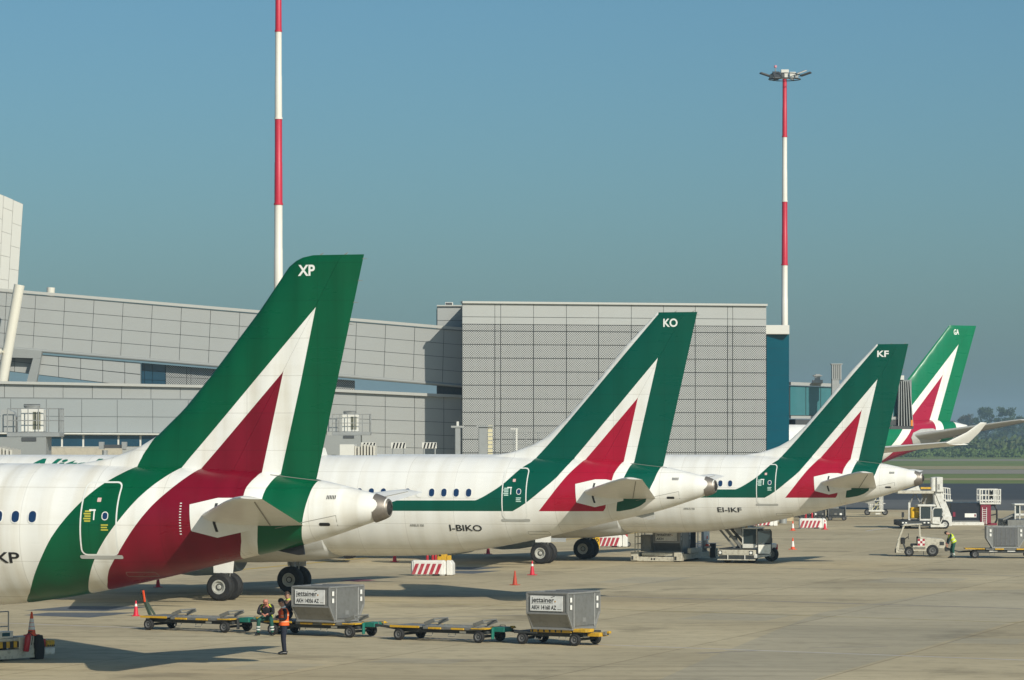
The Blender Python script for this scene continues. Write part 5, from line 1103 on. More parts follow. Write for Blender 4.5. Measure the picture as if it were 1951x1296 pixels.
for k in range(4): bx(t, 'buffer_slot', m_bk, 0.54 + k * 0.08, 0.58 + k * 0.08, -0.03, -0.015, 0.37, 0.42, 0)
for x in (-2.2, -1.55, -0.95): pole(t, 'rail_post', m_steel, (x, 0.1, 0.68), (x, 0.1, 1.5), 0.02)
for z in (1.05, 1.5): pole(t, 'guard_rail', m_steel, (-5, 0.1, z), (-0.95, 0.1, z), 0.018)
MB().tube([(-2.6, 0.1, 1.5), (-2.4, 0.1, 1.45), (-2.3, 0.1, 1.25), (-2.5, 0.1, 1.15)], 0.03).build('cable_loop', m_bk, t); bx(t, 'lamp_head', m_bk, -2.6, -2.35, 0, 0.2, 1.45, 1.75)
for x in (-4.2, -0.9): wheel(t, (x, 0.5, 0.22), 0.22, 0.2)
ext = extinguisher(t.location + Vector((-0.19, -0.42, 0.27)), 0.62, 'large red extinguisher strapped to the loader under the XP jet'); ext.rotation_euler = (0, 0.15, 0)
cone(t.location + Vector((-0.10, 0.18, 0.722)), 0.74, 'orange cone with three white bands on the loader cabinet', 0)

# ---- container loader with a dark load under the third jet
p = G(1202, 1070); rz = -TH
t = empty('container_loader', p, rz, 'grimy cream container loader working under the jet EI-IKF', 'loader', 'container loaders')
bx(t, 'front_beam', m_vb, 0.35, 2.45, -0.02, 0.2, 0.02, 0.27, 0.02); bx(t, 'roller_beam', m_vb, 0.6, 2.4, 0.05, 0.3, 0.33, 0.5, 0.02)
for x in (0.0, 2.45): bx(t, 'corner_box', m_vb, x, x + 0.42, -0.06, 0.5, 0.05, 0.52, 0.02); bx(t, 'corner_lamp', m_chs, x + 0.05, x + 0.16, -0.075, -0.06, 0.1, 0.3, 0)
for x in (1.15, 1.3): bx(t, 'tie_slot', m_bk, x, x + 0.08, -0.03, -0.02, 0.1, 0.2, 0)
bx(t, 'deck', m_chs, 0.1, 2.8, 0.5, 5.6, 0.35, 0.47); bx(t, 'side_beam', m_vb, 2.75, 2.92, 0.55, 5.6, 0.12, 0.42); bx(t, 'side_beam', m_vb, -0.02, 0.1, 0.55, 5.6, 0.12, 0.42)
bx(t, 'side_box', m_vb, 2.93, 3.1, 1.0, 3.4, 0.45, 0.72)
for x in (0.15, 0.32):
    for y in (0.3, 1.6): pole(t, 'cage_post', m_vb, (x, y, 0.5), (x, y, 1.72), 0.03)
for z in (0.95, 1.35, 1.7): pole(t, 'cage_rail', m_vb, (0.15, 0.3, z), (0.15, 1.6, z), 0.025); pole(t, 'cage_rail', m_vb, (0.15, 0.3, z), (0.32, 0.3, z), 0.025)
bx(t, 'dark_backing', m_chs, 0.35, 2.72, 3.35, 3.45, 0.48, 1.78); bx(t, 'control_cabinet', m_gry, 0.38, 0.95, 0.6, 1.3, 0.55, 1.45); bx(t, 'bumper', m_rub, 2.95, 3.25, 5.5, 5.75, 0.05, 0.85); bx(t, 'bumper_cap', m_vb, 3.26, 3.4, 5.5, 5.7, 0.15, 0.6)  # dark backing panel added to darken the loader behind the container
for x in (0.4, 2.4):
    for y in (1.0, 4.6): wheel(t, (x, y, 0.24), 0.24, 0.22)
M_ = Matrix.Translation(p) @ Matrix.Rotation(rz, 4, 'Z')
container('cargo_container', 'dark shaded cargo container riding the loader under jet EI-IKF', M_ @ Vector((1.75, 2.0, 0)), rz, 0.53, 'AKH', sign='jettainer')
for y in (3.4, 4.2): pole(t, 'guide_post', m_ref, (2.85, y, 0.42), (2.85, y, 1.7), 0.03)
for z in (1.0, 1.7): pole(t, 'guide_rail', m_ref, (2.85, 3.4, z), (2.85, 4.2, z), 0.025)
bx(t, 'notice_board', m_ref, 2.88, 2.91, 4.4, 5.6, 1.05, 1.65, 0); bx(t, 'notice_post', m_gry, 2.8, 2.87, 4.3, 5.2, 0.45, 1.75, 0)
cone(M_ @ Vector((3.05, 4.6, 0.721)), 0.6, 'orange and white cone on the side box of the grimy loader', 0)
bx(t, 'cone_shelf', m_vb, 2.93, 3.2, 4.3, 4.9, 0.62, 0.72)

# ---- belt loader with open cab door
p = G(1367, 1073); t = empty('belt_loader', p, -TH, 'white belt loader with open cab door beneath jet EI-IKF', 'loader')
bx(t, 'chassis', m_vb, 0, 2.1, 0, 3.9, 0.42, 0.72, 0.03); bx(t, 'bumper', m_vb, 0.0, 2.1, -0.06, 0.06, 0.16, 0.22); bx(t, 'grille', m_chs, 0.1, 2.0, 0.0, 0.1, 0.22, 0.42)
for x in (0.55, 1.5): bx(t, 'bumper_bracket', m_vw, x, x + 0.05, -0.05, 0.02, 0.2, 0.45)
for x in (0.15, 1.86): l = MB().lathe([(-0.03, 0.02), (-0.025, 0.075), (0.03, 0.08)], (x, 0, 0.57), 'y', 14).build('headlight', m_lamp, t, True); bx(l, 'headlight_housing', m_chs, x - 0.11, x + 0.11, -0.012, 0.02, 0.46, 0.68)
bx(t, 'deck', m_chs, 0.05, 1.3, 0.1, 3.8, 0.72, 0.80)
cb = bx(t, 'cab', m_vw, 1.28, 2.12, 0.35, 1.75, 0.80, 1.04, 0.03)
for (x, y) in ((1.28, 0.35), (2.06, 0.35), (1.28, 1.69), (2.06, 1.69)): bx(cb, 'cab_pillar', m_vw, x, x + 0.06, y, y + 0.06, 1.03, 1.86, 0.01)
bx(cb, 'cab_roof', m_vw, 1.24, 2.16, 0.3, 1.8, 1.85, 1.92, 0.02); bx(cb, 'windscreen', m_glz, 1.35, 2.05, 0.36, 0.38, 1.05, 1.84, 0.0); bx(cb, 'rear_window', m_glz, 1.35, 2.05, 1.70, 1.72, 1.05, 1.84, 0.0); bx(cb, 'seat', m_bk, 1.5, 1.9, 0.9, 1.4, 0.9, 1.4, 0.04)
MB().tube([(1.95, 0.34, 1.92), (1.95, 0.34, 2.08), (2.0, 0.9, 2.08), (2.0, 0.9, 1.92)], 0.02).build('roof_bar', m_vw, cb); bx(cb, 'beacon', m_yel, 1.4, 1.52, 0.5, 0.62, 1.92, 2.05)
bx(t, 'side_body', m_vw, 2.0, 2.16, 1.0, 3.7, 0.30, 0.55, 0.02); bx(t, 'step_well', m_vw, 2.02, 2.16, 0.0, 1.0, 0.28, 0.5, 0.02)
dr = MB().tube([(2.2, 0.15, 0.55), (2.2, 0.15, 1.72), (2.2, 0.25, 1.8), (2.75, 0.7, 1.8), (2.8, 0.75, 1.7), (2.8, 0.75, 0.6), (2.7, 0.68, 0.5), (2.25, 0.2, 0.5), (2.2, 0.15, 0.55)], 0.035).build('cab_door', m_chs, t)
MB().add([(2.22, 0.17, 1.1), (2.78, 0.73, 1.1), (2.78, 0.73, 1.76), (2.22, 0.17, 1.76)], [(0, 1, 2, 3)]).build('door_glass', m_glz, dr); MB().hexa([(2.22, 0.15, 0.5), (2.78, 0.71, 0.5), (2.78, 0.75, 0.5), (2.22, 0.19, 0.5), (2.22, 0.15, 1.0), (2.78, 0.71, 1.0), (2.78, 0.75, 1.0), (2.22, 0.19, 1.0)]).build('door_panel', m_vw, dr)
bx(t, 'rear_fender', m_vw, 1.6, 2.3, 2.7, 3.95, 0.72, 0.98, 0.05); bx(t, 'spare_tank', m_bk, 1.9, 2.25, 2.6, 3.2, 0.98, 1.32, 0.06); bx(t, 'tail_lamp', m_red, 2.2, 2.34, 3.9, 4.0, 0.62, 0.92)
for (x, y, r) in ((0.35, 0.7, 0.3), (1.75, 0.7, 0.3), (2.15, 3.3, 0.4), (0.2, 3.3, 0.4)): 
    w_ = wheel(t, (x, y, r), r, 0.24, side=1, rimm=MAT('rim_pale', (0.45, 0.45, 0.42), 0.5, dirt=0.4)); 
for y in (0.5, 1.6):
    MB().beam((1.25, y, 0.82), (0.22, y, 1.95), 0.10, 0.14).beam((0.85, y, 0.82), (-0.05, y, 1.85), 0.08, 0.10).build('lift_arm', m_gry, t)
MB().beam((0.55, 0.5, 1.4), (0.55, 1.6, 1.4), 0.08, 0.08).build('arm_tie', m_gry, t); bx(t, 'belt_head', m_chs, -0.15, 1.2, 0.4, 3.6, 1.80, 1.95, 0.03); pole(t, 'belt_roller', m_chs, (-0.15, 0.3, 1.84), (-0.15, 1.7, 1.84), 0.09, 14)
pole(t, 'ram', m_gry, (0.9, 1.0, 0.8), (0.75, 1.0, 1.5), 0.05)
MB().hexa([(1.1, 0.2, 1.55), (1.3, 0.2, 1.45), (1.3, 2.2, 1.45), (1.1, 2.2, 1.55), (0.75, 0.2, 2.0), (1.25, 0.2, 2.0), (1.25, 2.2, 2.0), (0.75, 2.2, 2.0)]).build('belt_guard', m_alu, t)

# ---- baggage tug with red chequers
p = G(1706, 1060.5); t = empty('baggage_tug', p, R(-6), 'open cream baggage tug with red and white chequered panel', 'tug')
MB().prism([(1.22, .42), (2.72, .42), (2.84, .62), (2.82, .86), (2.7, 1.0), (1.75, 1.08), (1.35, 1.14), (1.22, .95)], 'y', 0.05, 1.25).build('bonnet', m_vb, t, bevel=0.05, seg=2)
bx(t, 'floor', m_vb, 0.15, 1.3, 0.05, 1.25, 0.28, 0.40); MB().prism([(0.03, .2), (0.5, .2), (0.5, .32), (0.2, .36), (0.24, .92), (0.14, .92), (0.02, .5)], 'y', 0.05, 1.25).build('nose_panel', m_vb, t, bevel=0.02)
for y in (0.05, 1.17): MB().beam((0.16, y + .04, .9), (0.5, y + .04, 1.78), 0.08, 0.09).build('roof_post', m_vb, t); MB().beam((1.42, y + .04, 1.05), (1.36, y + .04, 1.8), 0.08, 0.14).build('roof_post', m_vb, t)
MB().prism([(0.36, 1.72), (0.5, 1.84), (1.5, 1.88), (1.52, 1.80), (0.5, 1.74)], 'y', 0.0, 1.3).build('roof', m_vb, t, bevel=0.01)
bx(t, 'dashboard', m_bk, 0.3, 0.55, 0.15, 1.15, 0.7, 1.05, 0.04); pole(t, 'steering_column', m_bk, (0.5, 0.45, 0.95), (0.72, 0.45, 1.12), 0.025); MB().lathe([(-0.015, 0.17), (0.015, 0.17), (0.015, 0.14), (-0.015, 0.14)], (0.74, 0.45, 1.14), 'x', 16, False).build('steering_wheel', m_bk, t, True)
sx = bx(t, 'seat', m_bk, 0.85, 1.25, 0.2, 1.1, 0.55, 0.72, 0.04); bx(sx, 'seat_back', m_bk, 1.2, 1.32, 0.2, 1.1, 0.7, 1.12, 0.03); MB().prism([(0.52, .4), (0.62, .4), (0.5, .75), (0.4, .75)], 'y', 0.1, 1.2).build('pedal_box', m_chs, t)
bx(t, 'side_skirt', m_vb, 0.98, 1.75, 0.0, 1.3, 0.30, 0.62, 0.02); bx(t, 'skirt_slot', m_chs, 1.02, 1.7, -0.012, 0.0, 0.46, 0.52, 0); bx(t, 'skirt_stain', MAT('brown_band', (0.22, 0.13, 0.06), 0.7), 1.02, 1.7, -0.008, 0.0, 0.39, 0.41, 0)
for i in range(3):
    for j in range(3): bx(t, 'chequer_square', (MAT('chequer_red', (0.36, 0.02, 0.04), 0.5), m_ref)[(i + j) % 2], 1.27 + i * 0.13, 1.40 + i * 0.13, 0.032, 0.045, 0.62 + j * 0.13, 0.75 + j * 0.13, 0)
for (x, r) in ((0.78, 0.27), (2.1, 0.34)):
    for y in (0.08, 1.22): wheel(t, (x, y, r), r, 0.22, side=-1 if y < 0.5 else 1)
bx(t, 'rear_bumper', m_chs, 2.8, 2.95, 0.1, 1.2, 0.3, 0.55, 0.02); bx(t, 'tow_hook', m_chs, 2.95, 3.15, 0.6, 0.75, 0.32, 0.46); bx(t, 'front_bumper', m_rub, -0.03, 0.03, 0.1, 1.2, 0.2, 0.42); pole(t, 'step_leg', m_chs, (1.6, 0.05, 0.02), (1.58, 0.05, 0.3), 0.02)
bx(t, 'bonnet_grille', m_chs, 2.5, 2.75, 0.038, 0.05, 0.65, 0.85, 0); bx(t, 'tail_lamp', m_red, 2.84, 2.87, 0.12, 0.22, 0.7, 0.8)

# ---- dolly with curtained container at the right edge
p = G(1851, 1064); t = empty('baggage_dolly', p, R(-4), 'dolly with a curtained container hitched behind the tug', 'dolly', 'dollies coupled in a train')
for x in (0.2, 3.2):
    for y in (0.1, 1.4): wheel(t, (x, y, 0.22), 0.22, 0.18, side=-1 if y < 1 else 1)
    pole(t, 'axle', m_chs, (x, 0.1, 0.22), (x, 1.4, 0.22), 0.05)
bx(t, 'end_deck', m_yel, -0.35, 0.75, 0.0, 1.5, 0.50, 0.56); bx(t, 'side_rail', m_chs, 0.3, 3.6, 0.1, 0.2, 0.30, 0.46); bx(t, 'side_rail', m_chs, 0.3, 3.6, 1.3, 1.4, 0.30, 0.46); bx(t, 'roller_bed', m_gry, 0.8, 3.6, 0.0, 1.5, 0.47, 0.56)
for x in (1.3, 2.5): bx(t, 'guide_block', m_yel, x, x + 0.5, -0.05, 0.0, 0.48, 0.56)
for x in (1.0, 2.0, 3.0): bx(t, 'name_plate', m_ref, x, x + 0.45, 0.08, 0.098, 0.38, 0.43, 0)
MB().beam((0.0, 0.75, 0.38), (-0.7, 0.75, 0.34), 0.08, 0.1).beam((-0.65, 0.75, 0.34), (-1.35, 0.75, 0.55), 0.06, 0.08).build('drawbar', m_chs, t); MB().tube([(1.0, 0.06, .3), (1.0, 0.02, .18), (1.3, 0.02, .18), (1.3, 0.06, .3)], 0.012, 6).build('foot_step', m_gry, t)
container('cargo_container', 'grey curtained cargo container on the dolly behind the tug', p + Vector((1.95, 0.62, 0)), R(-94), 0.61, None, curtain=True)

# ---- white high loader truck with raised platform
Y0 = G(1760, 1008).y
def T(px, py): return W(px, py, Y0)
o = Vector((T(1717, 1008).x, Y0, 0)); t = empty('high_loader_truck', o, 0, 'white high loader truck with raised boom and open cab door', 'truck')
def X(px): return T(px, 1000).x - o.x
def Z(py): return T(1717, py).z
bx(t, 'chassis', m_chs, 0, X(1773), 0, 5.0, Z(1003), Z(992.5), 0.03); bx(t, 'bumper', m_chs, 0.0, X(1773), -0.1, 0.02, Z(998), Z(993.5))
for px in (1720, 1726, 1761, 1768.5): bx(t, 'headlight', m_lamp, X(px) - .07, X(px) + .07, -0.13, -0.1, Z(997.5), Z(995))
cb = bx(t, 'cab', m_vw, X(1752.5), X(1775), 0.1, 1.7, Z(992.5), Z(989), 0.02); bx(cb, 'windscreen', m_glz, X(1755), X(1773), 0.12, 0.15, Z(988.5), Z(967)); bx(cb, 'cab_roof', m_vw, X(1749), X(1783), 0.05, 1.8, Z(965.5), Z(961.5), 0.03)
for px in (1752.5, 1773.2): bx(cb, 'cab_pillar', m_vw, X(px), X(px + 1.8), 0.08, 0.2, Z(990), Z(965), 0.01)
bx(cb, 'cab_back', m_vw, X(1752.5), X(1775), 1.6, 1.7, Z(992), Z(965)); bx(t, 'side_body', m_vw, X(1773.2), X(1799), 0.1, 1.2, Z(1005), Z(998), 0.03)
d = MB().tube([(X(1777), 0.0, Z(997)), (X(1777), 0, Z(972)), (X(1780), 0, Z(968)), (X(1795), 0, Z(968)), (X(1797), 0, Z(972)), (X(1797), 0, Z(986)), (X(1791), 0, Z(998)), (X(1777), 0, Z(997))], 0.04).build('cab_door', m_vw, t); bx(d, 'door_glass', m_glz, X(1778), X(1795), -.005, .005, Z(985), Z(969), 0); bx(d, 'door_panel', m_vw, X(1778), X(1791), -0.01, 0.01, Z(996.5), Z(985.5), 0)
bx(t, 'rear_body', m_vw, X(1798), X(1815), 0.4, 4.5, Z(1003), Z(984), 0.03)
for (px, y) in ((1801, 0.35), (1730, 0.6), (1801, 3.5), (1730, 3.5)): wheel(t, (X(px), y, 0.33), 0.33, 0.25, rimm=MAT('rim_white', (0.6, 0.6, 0.57), 0.5, dirt=0.3))
bm_ = MB(); 
for y in (0.7, 3.2):
    a_, b_, c_, d_ = (X(1783), Z(938)), (X(1797), Z(938)), (X(1816), Z(986)), (X(1803), Z(988)); MB().prism([a_, b_, c_, d_], 'y', y, y + 0.35).build('boom', m_vw, t, bevel=0.02)
bx(t, 'platform', m_vb, X(1712), X(1781), 0.6, 3.6, Z(941), Z(935.5), 0.02); MB().prism([(X(1727), Z(935)), (X(1756), Z(935)), (X(1752), Z(926))], 'y', 0.65, 0.9).build('wind_deflector', m_vw, t)
bx(t, 'yellow_kerb', m_yel, X(1756), X(1775), 0.6, 0.75, Z(932.5), Z(928.5)); hb = bx(t, 'head_box', m_vw, X(1786), X(1798), 0.5, 3.4, Z(938), Z(909.5), 0.03)
MB().lathe([(Z(937), 0.2), (Z(937) + .02, 0.22), (Z(911), 0.22), (Z(910), 0.18)], (X(1780.5), 0.8, 0), 'z', 16).build('head_tank', m_vw, t, True)
for k in range(3):
    for s_ in (-1, 1): MB().beam((X(1790) - .08 * s_, 0.49, Z(933 - k * 3.6)), (X(1790) + .08 * s_, 0.49, Z(930.6 - k * 3.6)), 0.01, 0.03).build('cross_mark', m_bk, hb)
for (a_, b_) in (((1737, 962), (1745, 942)), ((1748, 942), (1759, 962)), ((1757, 960), (1764, 942)), ((1764, 962), (1771, 942)), ((1736, 990), (1737, 955))): MB().beam((X(a_[0]), 1.2, Z(a_[1])), (X(b_[0]), 1.2, Z(b_[1])), 0.09, 0.09).build('scissor_strut', m_gry, t)
bx(t, 'column_panel', MAT('tan_panel', (0.34, 0.30, 0.23), 0.7), X(1763), X(1782), 1.6, 2.2, Z(962), Z(941)); bx(t, 'access_frame', m_vw, X(1733), X(1737), 0.8, 0.95, Z(992), Z(958)); 
for px in (1738.5, 1747): MB().lathe([(Z(988), 0.12), (Z(987), 0.19), (Z(968), 0.19), (Z(967), 0.1)], (X(px) + 0.1, 0.8, 0), 'z', 14).build('gas_cylinder', MAT('cylinder_yellow', (0.72, 0.42, 0.01), 0.45), t, True)
bx(t, 'mirror', m_bk, X(1718), X(1722.5), 0.0, 0.08, Z(985.5), Z(976)); pole(t, 'mirror_arm', m_bk, (X(1720), 0.04, Z(993)), (X(1720), 0.04, Z(985))); pole(t, 'boom_ram', m_gry, (X(1784), 0.9, Z(985)), (X(1781), 0.9, Z(942)), 0.08)
for px in (1799.5, 1803, 1808, 1812):
    pole(t, 'cage_post', m_vw, (X(px + 1), 0.8, Z(954)), (X(px), 0.8, Z(929 + (px - 1799) * .2)), 0.04)
for py in (929.5, 941, 953): pole(t, 'cage_rail', m_vw, (X(1799), 0.8, Z(py)), (X(1813 + (py - 929) * .12), 0.8, Z(py + 2)), 0.035)
bx(t, 'cage_floor', m_vw, X(1800), X(1817), 0.7, 2.0, Z(956), Z(952.5))

# ---- maroon and black lift platform
Y0 = G(1850, 1001).y; o = Vector((T(1813, 1001).x, Y0, 0)); t = empty('lift_platform', o, 0, 'black lift platform with maroon mast and white caged top', 'lift')
bx(t, 'base_beam', m_vw, X(1813), X(1875), 0, 3.5, Z(1002.5), Z(995), 0.03); bx(t, 'side_panel', MAT('navy_panel', (0.012, 0.016, 0.026), 0.35, dirt=0.2, dcol=(0.05, 0.05, 0.05)), X(1812), X(1870), 0.25, 3.2, Z(994.5), Z(958), 0.02)
bx(t, 'lower_panel', m_gry, X(1815), X(1868), 0.2, 0.25, Z(994.5), Z(992.5), 0); pl = bx(t, 'name_plate', m_ref, X(1839), X(1861), 0.21, 0.245, Z(986), Z(978.5), 0); bx(pl, 'plate_mark', m_mar, X(1857), X(1860), 0.205, 0.21, Z(984.5), Z(980), 0)
bx(t, 'red_marker', m_mar, X(1816), X(1821), 0.2, 0.25, Z(985), Z(976)); bx(t, 'mast', m_mar, X(1868.5), X(1888.5), 0.1, 1.2, Z(999.5), Z(957), 0.03)
for k in range(8): bx(t, 'ladder_rung', m_ref, X(1871.5), X(1880), 0.04, 0.09, Z(997 - k * 3.6), Z(996.2 - k * 3.6), 0)
for px in (1871.5, 1879.5): bx(t, 'ladder_rail', m_ref, X(px), X(px + 0.8), 0.03, 0.1, Z(999), Z(967), 0)
MB().tube([(X(1888), 0.3, Z(964)), (X(1895), 0.3, Z(962)), (X(1900), 0.3, Z(970)), (X(1900.5), 0.3, Z(990)), (X(1897), 0.3, Z(998)), (X(1889), 0.3, Z(999))], 0.07).tube([(X(1889), .3, Z(982)), (X(1899), .3, Z(980))], 0.05).build('hose_loop', m_bk, t); bx(t, 'mast_foot', m_mar, X(1882), X(1900), 0.1, 0.8, Z(1001), Z(997))
bx(t, 'cage_floor', m_vw, X(1867), X(1907), 0.0, 1.8, Z(961), Z(957.5)); 
for px in (1867.5, 1871.5, 1878, 1883.5, 1895, 1899, 1902.5, 1906):
    pole(t, 'cage_post', m_vw, (X(px), 0.0, Z(958)), (X(px), 0.0, Z(932.5)), 0.05); pole(t, 'cage_post', m_vw, (X(px), 1.8, Z(958)), (X(px), 1.8, Z(932.5)), 0.035)
for py in (933, 944, 954):
    for y in (0.0, 1.8): pole(t, 'cage_rail', m_vw, (X(1867), y, Z(py)), (X(1907), y, Z(py)), 0.045)
bx(t, 'control_box', m_bk, X(1886), X(1893), 0.3, 0.6, Z(950), Z(936))
for px in (1825, 1862): wheel(t, (X(px), 0.4, 0.25), 0.25, 0.2)

# ---- loader at the right edge
Y0 = G(1930, 1012).y; o = Vector((T(1918, 1012).x, Y0, 0)); t = empty('container_loader', o, 0, 'white railed loader behind the curtained container', 'loader', 'container loaders')
bx(t, 'base', m_gry, X(1920), X(1985), 0, 5, 0.25, 0.8); bx(t, 'conveyor', m_chs, X(1915), X(1985), 0.4, 3, Z(998), Z(992))
MB().beam((X(1914), 1, Z(991)), (X(1938), 1, Z(980)), 0.6, 0.12).beam((X(1926), 1.4, Z(990)), (X(1965), 1.4, Z(978)), 0.5, 0.16).build('sloping_belt', m_gry, t)
for px in (1929, 1933, 1940, 1944, 1950): pole(t, 'rail_post', m_vw, (X(px), 0.1, Z(1012)), (X(px), 0.1, Z(992.5)), 0.05)
pole(t, 'top_rail', m_vw, (X(1928), 0.1, Z(992.5)), (X(1985), 0.1, Z(992.5)), 0.06); bx(t, 'cab_frame', m_vw, X(1935), X(1937.5), 0.5, 0.6, Z(990), Z(960.5)); bx(t, 'cab_frame', m_vw, X(1944), X(1946), 0.5, 0.6, Z(990), Z(960.5)); bx(t, 'cab_roof', m_vw, X(1934.5), X(1970), 0.4, 2.0, Z(963), Z(960)); bx(t, 'cab_panel', m_vw, X(1937.5), X(1970), 0.5, 0.55, Z(983), Z(979)); bx(t, 'cab_glass', m_glz, X(1937.5), X(1944), 0.55, 0.57, Z(979), Z(963), 0)
for px in (1905, 1910, 1922): pole(t, 'stand_leg', m_chs, (X(px), 0.3, 0), (X(px), 0.3, Z(995)), 0.05)
for px in (1926, 1975): wheel(t, (X(px), 0.2, 0.3), 0.3, 0.25)

# ---- wheeled maintenance stand under the third jet's tail
Y0 = G(1670, 982).y; o = Vector((T(1653, 982).x, Y0, 0)); t = empty('maintenance_stand', o, 0, 'white wheeled lattice stand below the tail of jet EI-IKF', 'stand')
for px in (1653, 1686.5): wheel(t, (X(px), 0.2, 0.27), 0.27, 0.2)
bx(t, 'base', m_vw, X(1655), X(1685), 0.0, 1.2, 0.32, 0.45); bx(t, 'tow_bar', m_vw, X(1667), X(1677), -0.3, 0.0, 0.08, 0.2)
for px in (1657.5, 1661.5, 1678, 1682): pole(t, 'frame_post', m_vw, (X(px), 0.1, 0.4), (X(px), 0.1, 1.75), 0.045); pole(t, 'frame_post', m_vw, (X(px), 1.1, 0.4), (X(px), 1.1, 1.75), 0.035)
for (a_, b_) in (((1662, 972), (1678, 952)), ((1662, 952), (1678, 972)), ((1662, 962), (1670, 950)), ((1670, 972), (1678, 960))): MB().beam((X(a_[0]), 0.3, Z(a_[1])), (X(b_[0]), 0.3, Z(b_[1])), 0.06, 0.06).build('brace', MAT('cream_brace', (0.5, 0.46, 0.25), 0.6), t)
for z in (0.9, 1.3, 1.72): pole(t, 'frame_rail', m_vw, (X(1657.5), 0.1, z), (X(1682), 0.1, z), 0.035)
bx(t, 'side_handle', m_vw, X(1682), X(1687), 0.05, 0.12, 1.0, 1.06)

# ---- row of dark ground power carts beyond the striped barrier
Y0 = G(1575, 992).y
for i, (pa, pb, hh, lab) in enumerate(((1523, 1548, 0.75, 'low dark ground cart next to the striped barrier'), (1550, 1574, 1.05, 'dark ground cart between two other dark carts'), (1577, 1613, 1.15, 'dark ground power cart with pink marker on top'))):
    o = Vector((T(pa, 992).x, Y0, 0)); t = empty('ground_cart', o, 0, lab, 'cart', 'dark carts parked beyond the barrier'); w = X(pb)
    bx(t, 'frame', m_chs, 0, w, 0, 1.6, 0.22, 0.36); bx(t, 'body', m_chs, 0.05, w - 0.05, 0.1, 1.5, 0.37, hh - 0.2, 0.04); bx(t, 'top_rack', m_gry, 0.1, w * 0.6, 0.15, 1.4, hh - 0.19, hh - 0.05)
    for x in (0.2, w - 0.2): wheel(t, (x, 0.05, 0.2), 0.2, 0.15)
    for k in range(3): bx(t, 'panel', (m_gry, m_ref, m_chs)[(k + i) % 3], 0.12 + k * w * 0.28, 0.12 + k * w * 0.28 + w * 0.12, 0.07, 0.098, 0.45, 0.6, 0)
    pole(t, 'handle', m_gry, (w - 0.08, 0.0, 0.3), (w - 0.08, 0.0, hh + 0.1), 0.03); pole(t, 'handle', m_gry, (0.06, 0.0, 0.3), (0.06, 0.0, hh - 0.05), 0.03)
    if i == 2: bx(t, 'pink_marker', MAT('marker_pink', (0.75, 0.3, 0.3), 0.6), 0.2, 0.55, 0.1, 0.3, hh - 0.04, hh + 0.12)
# ================================================================ PEOPLE
m_skin = MAT('skin', (0.42, 0.22, 0.15), 0.55); m_skin2 = MAT('skin_ruddy', (0.46, 0.19, 0.13), 0.5)
def cloth(name, col): return MAT(name, col, 0.85, vary=0.15, dscale=9, bump=0.5)
c_black = cloth('cloth_black', (0.012, 0.012, 0.016)); c_navy = cloth('cloth_navy', (0.012, 0.015, 0.03)); c_green = cloth('cloth_green', (0.01, 0.075, 0.055))
c_hiviz = cloth('cloth_hiviz_yellow', (0.50, 0.62, 0.03)); c_orange = cloth('cloth_hiviz_orange', (0.85, 0.13, 0.02)); c_red = cloth('cloth_red_panel', (0.55, 0.04, 0.03))
c_white = cloth('cloth_white', (0.75, 0.75, 0.75)); c_refl = MAT('reflective_tape', (0.62, 0.64, 0.62), 0.4); m_shoe = MAT('shoe_black', (0.012, 0.012, 0.012), 0.4)
m_hair = MAT('hair_dark', (0.016, 0.012, 0.010), 0.6); m_hairb = MAT('hair_brown', (0.05, 0.028, 0.016), 0.6)
def skin_mesh(name, mat, parent, nodes, edges, root=0, sub=2):
    """nodes: (point, rx, ry); one smooth surface grown round the skeleton"""
    me = bpy.data.meshes.new(name); me.from_pydata([n[0] for n in nodes], edges, []); o = bpy.data.objects.new(name, me); COL.objects.link(o)
    sk = o.modifiers.new('skin', 'SKIN'); sk.use_smooth_shade = True
    for i, n in enumerate(nodes):
        v = me.skin_vertices[0].data[i]; v.radius = (n[1], n[2] if len(n) > 2 else n[1]); v.use_root = (i == root)
    sb = o.modifiers.new('sub', 'SUBSURF'); sb.levels = sb.render_levels = sub
    bpy.context.view_layer.update()
    m2 = bpy.data.meshes.new_from_object(o.evaluated_get(bpy.context.evaluated_depsgraph_get())); m2.name = name
    bpy.data.objects.remove(o); bpy.data.meshes.remove(me)
    for p in m2.polygons: p.use_smooth = True
    m2.materials.clear(); m2.materials.append(mat); q = bpy.data.objects.new(name, m2); COL.objects.link(q); q.parent = parent; return q
